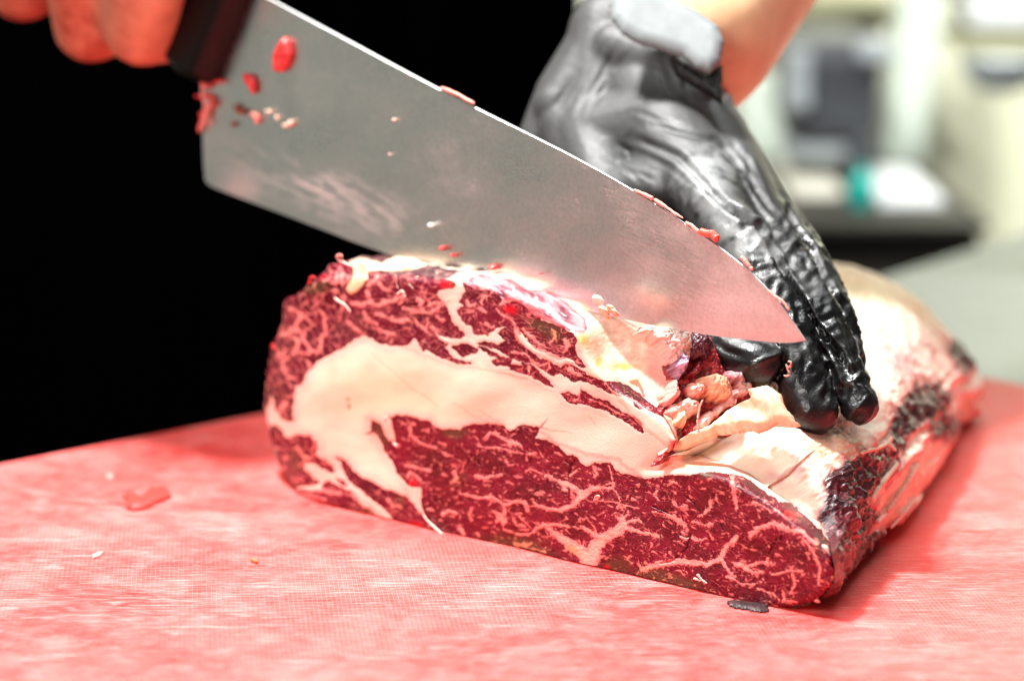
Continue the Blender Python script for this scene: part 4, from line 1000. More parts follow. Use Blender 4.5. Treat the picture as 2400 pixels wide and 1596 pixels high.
chain(bm, [(1430,80,.150,100),(1400,330,.125,110)]); chain(bm, [(1500,60,.160,110),(1430,80,.150,100)]); chain(bm, [(1482,-8,.165,86),(1430,90,.150,92),(1330,230,.13,80),(1275,330,.118,64)]); chain(bm, [(1310,250,.120,62),(1400,150,.14,90)])
chain(bm, [(1560,60,.165,118),(1530,210,.155,125)]); chain(bm, [(1450,470,.100,88),(1600,450,.105,90)]); chain(bm, [(1560,300,.130,120),(1400,330,.120,100)])
chain(bm, [(1450,120,.138,70),(1560,155,.140,72),(1640,215,.140,50)]); chain(bm, [(1330,300,.118,70),(1400,520,.095,60)])
glove = grow(bm, .00125, 9)
V, N = me_arrays(glove)
px, py = project(V)
Z10 = _Z(1100, 0, 2.45); Z11 = _Z(1500, 300, 2.0633)
facing = np.clip(((CAM-V)*N).sum(1), 0, None) > 0
d = np.zeros(len(V))
def groove(ln, w, depth, side=0.):
    s = line_sd(px, py, ln, 0, 0, 60)
    g = np.exp(-(s/w)**2)*(s > -900)
    ends = np.minimum(np.hypot(px-ln[0][0], py-ln[0][1]), np.hypot(px-ln[-1][0], py-ln[-1][1]))
    return -depth*g*np.clip(ends/(4*w), 0, 1)+.35*depth*np.exp(-((s+2.2*w)/(1.2*w))**2)*(s > -900)*np.clip(ends/(4*w), 0, 1)
for ln, wd, dep in ((Z10((930,790),(1060,840),(1200,900),(1300,1000),(1390,1100),(1480,1190),(1600,1290)), 8, .0030),
                    (Z10((800,830),(1000,880),(1150,960),(1250,1040),(1380,1130)), 6, .0010), (Z10((1050,710),(1200,760),(1400,810),(1500,880),(1570,970),(1640,1080)), 7, .0024),
                    (Z10((820,950),(900,970),(1000,1010),(1100,1060)), 5, .0009), (Z10((950,640),(1100,690),(1250,730)), 5, .0010), (Z10((740,900),(860,940),(1000,1060)), 4, .001),
                    (Z10((800,200),(700,400),(560,640)), 7, .0008), (Z10((860,230),(760,430),(620,640)), 6, .0007), (Z10((740,220),(620,440),(470,640)), 7, .0008), (Z10((930,280),(800,470),(700,620)), 5, .0007),
                    (Z10((1190,300),(1200,380),(1260,440),(1330,470),(1440,520)), 11, .006), (Z10((1110,400),(1120,500),(1180,560)), 6, .0022), (Z10((1200,420),(1240,500),(1320,520)), 8, .003),
                    (Z11((430,390),(560,480),(640,600),(700,720),(780,830),(850,960),(960,1090),(1010,1200)), 6, .0046),
                    (Z11((700,380),(760,500),(830,600),(880,720),(950,830),(1030,960),(1060,1060)), 5, .0022),
                    (Z11((500,120),(560,220),(600,330)), 6, .002), (Z11((430,60),(520,170),(560,300),(650,420)), 6, .0025),
                    (Z11((360,1030),(420,1080),(520,1110)), 6, .001), (Z11((690,1070),(700,1150),(650,1240)), 7, .0028),
                    (Z11((760,1040),(800,1120),(790,1230)), 5, .0010), (Z11((850,1040),(900,1120),(930,1180)), 5, .0009)):
    d += groove(ln, wd, dep*(1 if np.mean([b for a, b in ln]) > 640 or dep > .0045 else .5))
# pinched ridge on the thumb tip
s = line_sd(px, py, Z11((540,1150),(600,1120),(680,1090),(680,1050)), 0, 0, 60); d += .0016*np.exp(-(s/6)**2)*(s > -900)
# crumpled film over the two farther fingers and lightly over the rest
far = np.clip((px-(1640+(py-420)*.52))/26, 0, 1)*sstep(470, 560, py)
b = V@np.array([.55, .3, -.75])
cr1 = 1-2*np.abs(gnoise3(V[:,0]*110, V[:,1]*110, b*210, 521)); cr2 = 1-2*np.abs(gnoise3(V[:,0]*230, V[:,1]*230, b*380, 522))
cr1 = np.where(cr1 > 0, cr1, cr1*1.4); d += far*(.0013*cr1+.0006*cr2-.0006) + (1-far)*(.00012*cr1+.00008*cr2)*sstep(480, 640, py)
d += .0005*fbm3(V, 25, 2, 523)
V = V+N*d[:, None]
glove.vertices.foreach_set('co', V.astype(np.float32).ravel())
wetness = np.clip(.35+1.2*fbm3(V, 70, 3, 524), 0, 1)*(1-.7*sstep(520, 330, py))+.35*sstep(620, 760, py)
set_flt(glove, 'wet', wetness)
chalk_sheen = np.exp(-(((px-1660)*.6+(py-400)*.8)/60)**2-((-(px-1660)*.8+(py-400)*.6)/80)**2)+np.exp(-(((px-1740)*.64+(py-560)*.77)/120)**2-((-(px-1740)*.77+(py-560)*.64)/46)**2)+.5*np.exp(-((px-1535)/30)**2-((py-420)/22)**2)  # chalky residue mixed with painted highlights on the knuckles
base_sheen = .20*sstep(520, 330, py+(px-1600)*.25)  # broad grey reflection on the back of the hand, painted into the colour
chalk_sheen = chalk_sheen*np.clip(.25+1.6*fbm3(V*np.array([1,1,1]), 160, 3, 525)+.5, 0, 1)*(py < 610)
chalk_sheen = np.maximum(chalk_sheen, base_sheen)
set_flt(glove, 'chalk_sheen', chalk_sheen)
def glove_mat():
    T = NT('black_nitrile')
    w = T.n('ShaderNodeAttribute', attribute_name='wet'); c = T.n('ShaderNodeAttribute', attribute_name='chalk_sheen')
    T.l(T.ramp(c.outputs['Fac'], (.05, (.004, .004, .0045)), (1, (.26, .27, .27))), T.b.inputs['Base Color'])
    T.l(T.ramp(w.outputs['Fac'], (.1, (.56, .56, .56)), (.9, (.20, .20, .20))), T.b.inputs['Roughness'])
    T.set(Specular_IOR_Level=.55)
    n = T.noise(1400, 2, .6); n2 = T.noise(240, 4, .6, .5)
    m = T.n('ShaderNodeMath', operation='MULTIPLY_ADD'); m.inputs[1].default_value = 2.5; T.l(n2, m.inputs[0]); T.l(n, m.inputs[2])
    T.bump(m.outputs[0], .4, .00035)
    return T.m
M_GLOVE = glove_mat()
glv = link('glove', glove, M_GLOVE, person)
M_CUFF = solid('lit_cuff_grey', (.20, .22, .225), .55, noise=.08, nscale=200)  # pale grey is light on the glossy cuff, put into its colour
CN = (CAM-J(1560, 80, .1)); CN /= np.linalg.norm(CN)
CN = CN*.75+np.array([0, 0, 1.])*.5; CN /= np.linalg.norm(CN)
def sub(o, parent=glv):
    if o is not None: o.parent = parent; o.location = (0, 0, 0)
    return o
sub(pad('cuff', [(1436,-60),(1428,10),(1432,48),(1455,82),(1500,108),(1550,122),(1600,138),(1635,166),(1665,176),(1690,150),(1699,100),(1684,62),(1640,30),(1560,-10),(1500,-60)],
    J(1560, 80, .118), CN, .0035, 30, M_CUFF, person, step=4, wob=1, rough=.05, nfreq=60))
sub(pad('cuff_fold', [(1570,130),(1600,150),(1650,180),(1694,150),(1694,252),(1660,225),(1615,200),(1580,176)], J(1640, 190, .124), CN, .004, 14, M_GLOVE, person, step=3, wob=2))
# ------------------------------------------------------------------ worktop and the kitchen behind
def at(px, py, Y): return at_depth(np.array(px, float), np.array(py, float), Y)
def steel_mat():
    T = NT('brushed_worktop_steel'); n = T.noise(30, 4, .6, .3)
    T.l(T.ramp(n, (.3, (.24, .26, .255)), (.7, (.32, .34, .335))), T.b.inputs['Base Color']); T.l(T.ramp(n, (.3, (.42, .42, .42)), (.7, (.52, .52, .52))), T.b.inputs['Roughness'])
    T.set(Metallic=.85); return T.m
M_STEEL = steel_mat()
e0 = on_z(1930, 690, -.021); e1 = on_z(2345, 560, -.021)
dirE = (e1-e0)/np.linalg.norm(e1-e0); nrm = np.array([dirE[1], -dirE[0], 0])
bm = bmesh.new()
pts = [e0-dirE*1.2, e1+dirE*.9, e1+dirE*.9+nrm*1.9, e0-dirE*1.2+nrm*1.9]
top = [bm.verts.new(p) for p in pts]; bot = [bm.verts.new(p-np.array([0, 0, .035])) for p in pts]
bm.faces.new(top); bm.faces.new(bot[::-1])
for i in range(4): bm.faces.new((top[i], bot[i], bot[(i+1) % 4], top[(i+1) % 4]))
bmesh.ops.bevel(bm, geom=list(bm.edges), offset=.003, segments=2, affect='EDGES')
tbl = thing('steel_worktop', 'brushed steel worktop under the red board', 'worktop', tuple(np.mean(pts, 0)-np.array([0, 0, .9])))
link('table_top', bm_mesh('table_top', bm, False), M_STEEL, tbl)
for p in pts:
    q = np.mean(pts, 0); c = p+(q-p)/np.linalg.norm(q-p)*.12
    box('leg', c[0]-.02, c[0]+.02, c[1]-.02, c[1]+.02, -.93, -.058, M_STEEL, tbl)
fl = box('floor', -4, 5, -2.5, 5, -.98, -.93, solid('dark_floor_tiles', (.03, .028, .022), .6, noise=.3, nscale=6)); fl['kind'] = 'structure'
def wall_mat():
    T = NT('cream_wall'); n = T.noise(2.2, 3)
    T.l(T.ramp(n, (.35, (.56, .57, .42)), (.65, (.66, .67, .54))), T.b.inputs['Base Color']); T.set(Roughness=.55); T.bump(T.noise(90, 3), .1, .002); return T.m
WY = 2.75
wl = box('wall', -4, 5, WY, WY+.1, -.93, 2.2, wall_mat()); wl['kind'] = 'structure'
def slab(name, px0, py0, px1, py1, Y, depth, mat, parent=None, bev=.006):
    a = at(px0, py1, Y); b = at(px1, py0, Y)
    return box(name, a[0], b[0], Y, Y+depth, a[2], b[2], mat, parent, bev)
M_POST = solid('pale_green_post', (.58, .66, .58), .4, noise=.06, nscale=4); M_DARK = solid('dark_grey_metal', (.055, .06, .068), .4, noise=.4, nscale=9)
M_WHITE = solid('white_enamel', (.56, .58, .60), .35, noise=.04, nscale=5); M_OLIVE = solid('olive_shelf', (.20, .20, .12), .6, noise=.2, nscale=5); M_BLACK = solid('black_shelf_gap_shade', (.012, .010, .006), .6)
M_TEAL = solid('teal_plastic', (.0, .42, .36), .3, noise=.1); M_CREAM = solid('cream_tray', (.52, .51, .44), .4, noise=.1, nscale=9); M_GREY = solid('light_grey_metal', (.36, .40, .42), .35, noise=.25, nscale=8)
def one(o, label, cat): return tag(o, label, cat)
def stand(name, label, cat, px, py, Y): return thing(name, label, cat, tuple(at(px, py, Y)))
# pale post, leaning slightly in the picture
a = at(2092, 560, 2.5); b = at(2160, -60, 2.5); ax = Vector(b-a); M = Matrix.Translation(Vector(a))@ax.to_track_quat('Z', 'Y').to_matrix().to_4x4()
one(box('door_post', -.019, .019, -.02, .02, -.5, ax.length+.3, M_POST, None, .004, M), 'pale green upright post standing behind the worktop', 'post')
a = at(1815, 560, 2.52); b = at(1765, 180, 2.52); ax = Vector(b-a); M = Matrix.Translation(Vector(a))@ax.to_track_quat('Z', 'Y').to_matrix().to_4x4()
one(box('door_post', -.013, .013, -.02, .02, -.5, ax.length, M_POST, None, .004, M), 'short pale upright post seen beside the forearm', 'post')
mc = stand('kitchen_machine', 'blurred dark grey kitchen machine between the two pale posts', 'machine', 1950, 360, 2.3)
slab('housing', 1846, 92, 2078, 335, 2.3, .16, M_DARK, mc, .02); slab('side_panel', 1838, 120, 1905, 262, 2.288, .011, M_GREY, mc); slab('front_plate', 2010, 95, 2098, 150, 2.288, .011, M_GREY, mc)
slab('lower_panel', 1850, 335, 1990, 380, 2.31, .1, M_GREY, mc); slab('stem', 1998, 320, 2056, 420, 2.3, .05, M_DARK, mc)
sh = stand('wall_shelf', 'olive wall shelf above the dark grey machine', 'shelf', 1960, 40, 2.6); slab('board', 1780, 8, 2120, 52, 2.55, .2, M_OLIVE, sh); slab('bracket', 1790, 52, 2080, 84, 2.6, .02, M_DARK, sh)
cb = stand('wall_cabinet', 'white wall cabinet with a dark lower rail at top right', 'cabinet', 2320, 90, 2.5); slab('door', 2268, -200, 2560, 78, 2.5, .15, M_WHITE, cb, .012); slab('rail', 2232, 92, 2560, 112, 2.49, .16, M_OLIVE, cb)
bw = stand('steel_bowl', 'light grey bowl hanging under the white wall cabinet', 'bowl', 2350, 170, 2.4)
bm = bmesh.new()
ce = at(2350, 128, 2.45); prof = [(.004, -.036), (.022, -.034), (.034, -.022), (.040, -.004), (.041, .0), (.037, -.002), (.030, -.018), (.002, -.028)]
rg = [[bm.verts.new((ce[0]+r*math.cos(k*math.pi/16), ce[1]+r*math.sin(k*math.pi/16), ce[2]+z)) for k in range(32)] for r, z in prof]
for r0, r1 in zip(rg, rg[1:]):
    for k in range(32): bm.faces.new((r0[k], r0[(k+1) % 32], r1[(k+1) % 32], r1[k]))
link('basin', bm_mesh('basin', bm), M_GREY, bw); slab('rim', 2256, 118, 2446, 127, 2.44, .03, M_OLIVE, bw)
ct = stand('back_counter', 'dark back counter with a black body for the shadowed gap behind the worktop', 'counter', 2080, 560, 2.15)
slab('counter_top', 1500, 528, 2322, 546, 2.1, .6, M_BLACK, ct); slab('gap_shade_body', 1500, 548, 2300, 1500, 2.12, .56, M_BLACK, ct)  # body fills the shaded floor gap, its black is that shade
bt = stand('bottle', 'teal bottle standing on the dark back counter', 'bottle', 2018, 528, 2.15)
bm = bmesh.new(); a = at(2018, 528, 2.2); rr = .0105; hh = .052
prof = [(.0, 0), (rr, .001), (rr, hh*.72), (rr*.9, hh*.8), (rr*.45, hh*.88), (rr*.42, hh), (0, hh)]
rg = [[bm.verts.new((a[0]+max(r, 1e-4)*math.cos(k*math.pi/12), a[1]+max(r, 1e-4)*math.sin(k*math.pi/12), a[2]+z)) for k in range(24)] for r, z in prof]
for r0, r1 in zip(rg, rg[1:]):
    for k in range(24): bm.faces.new((r0[k], r0[(k+1) % 24], r1[(k+1) % 24], r1[k]))
link('flask', bm_mesh('flask', bm), M_TEAL, bt); slab('cap', 2008, 396, 2028, 404, 2.195, .008, M_DARK, bt, .001)
one(slab('tray', 2052, 462, 2225, 527, 2.2, .2, M_WHITE, None, .012), 'white tray on the back counter right of the teal bottle', 'tray')
one(slab('tray', 1850, 440, 1985, 527, 2.25, .2, M_CREAM, None, .012), 'cream tray on the back counter left of the teal bottle', 'tray')
wl2 = box('side_wall', -1.95, -1.85, -2.5, 4, -.93, 2.2, solid('white_wall_tiles', (.50, .52, .49), .4, noise=.04, nscale=3)); wl2['kind'] = 'structure'
# ------------------------------------------------------------------ lumps, flaps and scraps
def fpad(name, poly, q, h, R, paint, mat=M_FAT, **kw):
    """a lump on the beef, q metres behind the cutting plane"""
    P0 = FA-_n0*q; n = _n0*.7+np.array([0, 0, .71]); n /= np.linalg.norm(n)
    c = np.mean(np.array(poly), 0); P0 = on_plane(c[0], c[1], P0, _n0)
    return pad(name, poly, P0, n, h, R, mat, beef, paint=paint, **kw)
def ell(cx, cy, rx, ry, ang=0, n=22, seed=1):
    r = np.random.RandomState(seed); t = np.arange(n)*2*math.pi/n; k = 1+.12*r.randn(n); k = (k+np.roll(k, 1)+np.roll(k, -1))/3
    a = math.radians(ang); X = rx*k*np.cos(t); Y = ry*k*np.sin(t)
    return [(cx+x*math.cos(a)-y*math.sin(a), cy+x*math.sin(a)+y*math.cos(a)) for x, y in zip(X, Y)]
FATP = flat_paint((255, 222, 196), (250, 190, 168), 14, .5, 1)
# the torn hollow between the rolled cap and the fat cover: overlapping lobes of fat, lean and silverskin
PIT = [(1505,762),(1560,768),(1610,772),(1672,784),(1700,860),(1740,885),(1790,905),(1840,940),(1868,975),(1878,1004),(1800,1010),(1740,1022),(1680,1024),(1620,1052),(1570,1078),(1530,1092),(1556,1040),(1545,1000),(1538,960),(1556,930),(1566,880),(1545,830),(1490,780)]
LOBES = [  # cx, cy, rx, ry, angle, height mm, colour a, colour b, gloss
 (1575,812,44,46,20,8.5,(240,212,200),(228,176,166),.6),(1520,790,30,22,22,6,(238,206,186),(226,178,152),.5),(1545,800,30,34,10,8,(238,208,190),(226,176,160),.5),
 (1632,815,34,36,30,6.5,(88,10,34),(58,6,24),.95),(1585,858,17,34,8,8.5,(206,166,190),(110,56,88),.95),(1625,872,30,14,-40,4.5,(170,14,30),(96,8,22),.95),
 (1668,915,42,30,35,11,(250,192,150),(236,146,118),.7),(1622,922,23,18,0,9,(248,180,162),(228,120,110),.7),(1597,962,40,22,-12,7.5,(244,196,180),(228,138,124),.6),
 (1583,990,20,22,20,9,(254,206,160),(246,180,140),.6),(1562,922,22,30,0,8,(246,176,164),(232,130,122),.6),(1608,1002,18,22,0,4,(190,16,30),(140,10,24),.95),
 (1720,888,26,18,20,7,(214,160,160),(170,100,110),.7),(1736,915,28,18,-10,6,(238,190,178),(214,130,130),.6),(1672,968,56,11,-32,6.5,(252,206,192),(236,150,142),.6),
 (1650,990,44,9,-35,6,(250,200,186),(232,140,132),.6),(1688,986,46,6,-36,5.5,(196,24,40),(150,14,30),.9),(1560,1040,26,14,-45,4,(250,214,190),(240,170,150),.5),(1575,1030,8,26,30,5,(120,50,34),(90,30,26),.6),
 (1606,1030,26,10,-50,5,(206,30,44),(150,16,30),.9),(1800,930,44,22,0,8,(236,200,150),(222,176,120),.5),(1838,968,30,18,30,6,(244,206,166),(230,180,140),.5),(1700,940,20,14,10,7,(240,186,172),(220,130,124),.6)]
def build_pit():
    pa, pb, pc = face_pt(1555, 1062), on_plane(1868, 985, FA-_n0*.060, _n0), on_plane(1600, 800, FA-_n0*.030, _n0)
    n = np.cross(pb-pa, pc-pa); n /= np.linalg.norm(n); n = n if n[2] > 0 else -n
    xs = np.arange(1430, 1890, 1.5); ys = np.arange(735, 1100, 1.5); X, Y = np.meshgrid(xs, ys); nx = len(xs); x = X.ravel(); y = Y.ravel()
    wx = 6*gnoise2(x/20, y/20, 601)+3*gnoise2(x/8, y/8, 602); wy = 6*gnoise2(x/20, y/20, 603)+3*gnoise2(x/8, y/8, 604)
    sd = poly_sd(x+wx*.5, y+wy*.5, PIT, 20); keep = sd > 0
    H = np.full(x.shape, .0005); C = np.zeros(x.shape+(3,))+srgb(120, 10, 24); C = mixc(C, srgb(206, 60, 60), np.clip(.4+1.5*fbm2(x/12, y/12, 2, 605), 0, 1)); G = np.full(x.shape, .9)
    for i, (cx, cy, rx, ry, ang, h, ca, cb, g) in enumerate(LOBES):
        t = math.radians(ang); dx = x+wx-cx; dy = y+wy-cy; r2 = ((dx*math.cos(t)+dy*math.sin(t))/rx)**2+((-dx*math.sin(t)+dy*math.cos(t))/ry)**2
        hh = h*.00095*np.sqrt(np.clip(1-r2, 0, 1))*(1+.18*fbm2(x/18, y/14, 3, 610+i)); w_ = hh > H
        col = mixc(np.zeros(x.shape+(3,))+srgb(*ca), srgb(*cb), np.clip(.35+1.5*fbm2(x/13, y/11, 3, 640+i)+.5*r2**2, 0, 1))
        H = np.where(w_, hh, H); C = np.where(w_[:, None], col, C); G = np.where(w_, g, G)
    H = H+.00035*gnoise2(x/5, y/5, 606)
    e = np.clip(sd/9, 0, 1); H = H*np.sqrt(e)-.003*(1-e)
    idx = -np.ones(len(x), np.int64); idx[keep] = np.arange(keep.sum())
    ii, jj = np.meshgrid(np.arange(len(ys)-1), np.arange(nx-1), indexing='ij'); a = (ii*nx+jj).ravel(); Q = np.stack([a, a+nx, a+nx+1, a+1], 1); Q = idx[Q[keep[Q].all(1)]]
    P = on_plane(x[keep], y[keep], pa, n)+n*H[keep][:, None]
    if (vnormals(P, Q)@n).mean() < 0: Q = Q[:, ::-1]
    me = mesh_np('torn_hollow', P, Q); set_col(me, 'col', C[keep]); set_flt(me, 'gloss', G[keep]+.3*gnoise2(x[keep]/6, y[keep]/6, 607))
    link('torn_hollow', me, M_SKIN, beef)
build_pit()
fpad('fat_flap', Z2((1110,1330),(1180,1280),(1300,1220),(1420,1160),(1500,1090),(1590,1030),(1660,1000),(1640,950),(1700,920),(1790,910),(1860,960),(1900,1060),(1950,1120),(1990,1180),(1900,1180),(1840,1160),(1780,1200),(1700,1230),(1660,1210),(1560,1225),(1420,1240),(1300,1290),(1210,1330),(1120,1370)), .022, .0045, 14,
     flat_paint((250, 224, 188), (246, 200, 160), 18, .45, 13), nfreq=18, rough=.3, wob=3)
fpad('fat_lump', Z2((560,330),(580,290),(625,290),(640,320),(630,350),(590,345)), .010, .004, 8, flat_paint((255, 232, 220), (250, 214, 200), 8, .6, 14), wob=1, nfreq=6)
for i, (x, y, r) in enumerate(((640,385,34),(690,370,30),(715,400,28),(660,420,24))):
    fpad('fat_grain', ell(1200+x/2.9475, 600+y/2.9475, r/2.9475, r*.75/2.9475, 20, seed=i), .008, .003, 7, flat_paint((255, 214, 190), (248, 180, 140), 6, .7, 20+i), wob=1, nfreq=5)
# loose strings and torn ends, modelled as thin bent tubes
def strand(name, pts, r0, r1, q, mat, parent=None, plane=None, n=40, seed=0, knob=0., lift=0.):
    P = smooth_line(pts, n, 2)
    rs = np.random.RandomState(seed)
    P = P+np.stack([np.convolve(rs.randn(n+6), np.ones(7)/7, 'valid'), np.convolve(rs.randn(n+6), np.ones(7)/7, 'valid')], 1)*r0*.5
    W = on_plane(P[:, 0], P[:, 1], FA, _n0, -q) if plane is None else plane(P[:, 0], P[:, 1])
    S = 9; V = []; T = np.gradient(W, axis=0); T /= np.linalg.norm(T, axis=1)[:, None]
    a0 = np.cross(T, np.array([0, 0, 1.])+.01); a0 /= np.linalg.norm(a0, axis=1)[:, None]; b0 = np.cross(T, a0)
    t = np.linspace(0, 1, n); R = (r0+(r1-r0)*t+knob*np.exp(-((t)/.15)**2))*PXM*(1+.22*gnoise2(t*6, t*0+seed*3.3, 7)+.12*gnoise2(t*15, t*0+seed*1.7, 8))*np.sqrt(np.clip(np.minimum(t, 1-t)*18, .02, 1))
    for k in range(S):
        an = 2*math.pi*k/S; V.append(W+(a0*math.cos(an)+b0*math.sin(an))*R[:, None])
    V = np.stack(V, 1).reshape(-1, 3); ii, jj = np.meshgrid(np.arange(n-1), np.arange(S), indexing='ij')
    Q = np.stack([ii*S+jj, ii*S+(jj+1) % S, (ii+1)*S+(jj+1) % S, (ii+1)*S+jj], -1).reshape(-1, 4)
    return link(name, mesh_np(name, V, Q), mat, parent)
M_STRING = solid('pale_sinew', (.86, .62, .52), .4, noise=.12, nscale=400, Subsurface_Weight=.3, Subsurface_Scale=.002)
M_PINK = solid('pink_shred', (.82, .30, .24), .4, noise=.2, nscale=400); M_REDBIT = solid('red_scrap', (.62, .035, .035), .35, noise=.35, nscale=500); M_PALE = solid('pale_crumb', (.80, .55, .42), .5, noise=.2, nscale=500)
M_WHITEBIT = solid('white_crumb', (.80, .74, .68), .5, noise=.1)
strand('sinew', Z5((1160,690),(1100,600),(1020,560),(960,510)), 1.6, 3.0, -.0015, M_STRING, beef, seed=1)
strand('sinew', Z5((1200,125),(1130,110),(1060,70),(1030,60)), 2.0, 3.0, .0, M_STRING, beef, seed=2)
strand('shred', Z5((1030,70),(1000,30),(985,0),(1030,-20),(1060,0),(1050,50)), 2.6, 2.6, .0, M_PINK, beef, seed=3)
strand('shred', Z5((640,340),(680,300),(650,260),(700,250),(730,290)), 3.2, 2.2, .001, M_REDBIT, beef, seed=4)
strand('shred', Z5((230,1130),(200,1110),(190,1085),(220,1080)), 3.2, 2.2, .003, M_REDBIT, beef, seed=5)
strand('sinew', Z2((1290,1220),(1280,1150),(1290,1060),(1320,990)), 3.4, 1.6, .002, M_STRING, beef, seed=6)
strand('sinew', Z4((1790,950),(1830,960),(1850,1060),(1880,1140),(1880,1200)), 5, 4, .004, M_STRING, beef, seed=7)
strand('sinew', Z4((1880,1190),(1820,1260),(1760,1300),(1730,1370),(1780,1400)), 4, 5, .003, M_PINK, beef, seed=8)
strand('sinew', Z3((290,790),(300,890),(340,950),(430,1030),(500,1090)), 2.4, 3.5, -.001, M_STRING, beef, seed=9)
strand('sinew', Z3((1690,790),(1710,770),(1730,760),(1690,750),(1680,800)), 2.4, 2.4, -.0025, M_PINK, beef, seed=10)
for i, (p, r) in enumerate(((Z6((140,230),(160,280),(150,340),(175,400)), 1.6), (Z6((160,470),(210,420),(240,430),(250,510)), 2.4), (Z6((640,200),(660,240),(660,270)), 2.8), (Z6((390,270),(420,250)), 3.2), (Z6((300,340),(360,400)), .8),
        (Z4((800,1170),(830,1220),(880,1250)), 3.0), (Z4((770,1210),(830,1230)), 3.0), (Z3((1540,1320),(1580,1315),(1610,1335)), 2.0), (Z8((1330,330),(1310,400)), 3.0), (Z8((1400,600),(1440,640)), 4.0), (Z5((1790,430),(1830,500)), 3))):
    strand('sinew', p, r, r*.7, -.0008 if i != 2 else .004, M_STRING, beef, seed=20+i)
# fat strands down the far side
def side_surface(x, y, out=.002):
    """nearest visible side surface of the joint behind a photo pixel"""
    PS = SIDEP; X, Y = SIDEXY; r = []
    for a, b in zip(x, y):
        dd = (X-a)**2+(Y-b)**2; c = np.argsort(dd)[:14]; p = PS[c]; k = np.argmin(np.linalg.norm(p-CAM, axis=1)); q = p[k]; v = (CAM-q)/np.linalg.norm(CAM-q); r.append(q+v*out)
    r = np.array(r); k = 7; rp = np.concatenate([np.repeat(r[:1], k, 0), r, np.repeat(r[-1:], k, 0)])
    return np.stack([np.convolve(rp[:, j], np.ones(2*k+1)/(2*k+1), 'valid') for j in range(3)], 1)
SIDEP = SHEATH[::3]; SIDEXY = project(SIDEP)
_m = (SIDEXY[0] > 1820) & (SIDEXY[1] > 600); SIDEP = SIDEP[_m]; SIDEXY = (SIDEXY[0][_m], SIDEXY[1][_m])
for i, (p, a, b) in enumerate(((SIDE((350,1060),(375,1000),(430,930),(480,870)), 9, 5), (SIDE((372,1150),(400,1120),(440,1105)), 7, 4), (SIDE((440,1180),(480,1120),(520,1070),(560,1020)), 4, 7), (SIDE((420,1100),(470,1040),(520,960),(560,880)), 6, 9),
        (SIDE((520,1130),(560,1080),(600,1050),(620,1030)), 5, 8), (SIDE((400,790),(440,800),(460,830)), 5, 4), (SIDE((300,840),(360,830),(420,800),(450,760)), 4, 6), (SIDE((760,640),(800,640),(850,650),(880,630)), 9, 5), (SIDE((740,580),(780,570),(790,610)), 7, 8))):
    strand('fat_strand', p, a, b, 0, M_STRING if i % 3 else M_PALE, beef, plane=lambda x, y: side_surface(x, y, .0005), seed=40+i, n=30)
strand('loose_thread', SIDE((555,1003),(575,1010),(600,1040),(615,1075),(605,1082),(625,1090)), 1.1, .9, 0, M_STRING, beef, plane=lambda x, y: side_surface(x, y, .004), seed=60)
# --- scraps on the knife
def bpad(name, poly, h, R, mat, label, cat='meat scrap', group=None, **kw):
    o = pad(name, poly, KP, KN, h, R, mat, None, lift=.0014, **kw); tag(o, label, cat, group); return o
Z12 = _Z(0, 0, 2.45)
bpad('meat_scrap', Z12((1640,212),(1672,245),(1686,310),(1665,370),(1640,412),(1600,418),(1575,400),(1578,320),(1600,260)), .0028, 9, M_REDBIT, 'large red leaf shaped meat scrap stuck to the blade near the spine', wob=1, nfreq=6, step=1.5)
bpad('meat_scrap', Z12((1400,420),(1450,430),(1472,470),(1474,530),(1455,548),(1440,510),(1410,470)), .002, 6, M_REDBIT, 'narrow red meat scrap on the blade below the large leaf shaped one', wob=1, nfreq=6, step=1.5)
bpad('meat_scrap', Z12((1345,600),(1370,595),(1385,630),(1412,620),(1410,655),(1385,665),(1350,640)), .0012, 4, solid('brown_scrap', (.22, .06, .02), .5), 'small brown crumb on the blade left of the orange one', wob=1, nfreq=4, step=1.2)
bpad('meat_scrap', Z12((1325,700),(1350,697),(1352,725),(1328,728)), .001, 3, solid('brown_scrap_small', (.26, .06, .02), .5), 'tiny brown crumb lowest on the blade near the heel', wob=.5, nfreq=4, step=1.)
bpad('meat_scrap', Z12((1440,645),(1470,640),(1492,670),(1490,710),(1470,715),(1465,680),(1440,670)), .0014, 4, M_PINK, 'hooked orange pink crumb in the middle of the blade crumbs', wob=1, nfreq=4, step=1.2)
bpad('meat_scrap', Z12((1525,635),(1555,628),(1562,648),(1540,655)), .001, 3, M_PALE, 'tiny pale crumb right of the hooked orange crumb', wob=.5, nfreq=4, step=1.)
bpad('meat_scrap', Z12((1580,660),(1598,665),(1603,693),(1590,695)), .001, 3, M_PALE, 'thin upright pale crumb above the tan crumb on the blade', wob=.5, nfreq=4, step=1.)
bpad('meat_scrap', Z12((1622,715),(1650,708),(1665,690),(1692,692),(1690,715),(1665,730),(1640,738)), .0014, 4, M_PALE, 'tan two lobed crumb, rightmost of the cluster of blade crumbs', wob=1, nfreq=4, step=1.2)
for i, (x, y, lb) in enumerate(((924, 281, 'lone orange speck in the middle of the blade'), (914, 362, 'faint orange speck below the middle of the blade'), (962, 178, 'pink dot sitting on the spine right of the handle'))):
    bpad('crumb', ell(x, y, 4.2-i*.8, 3.6-i*.6, 0, 10, i), .0008, 3, M_PALE if i < 2 else M_PINK, lb, 'crumb', step=.9, wob=.3)
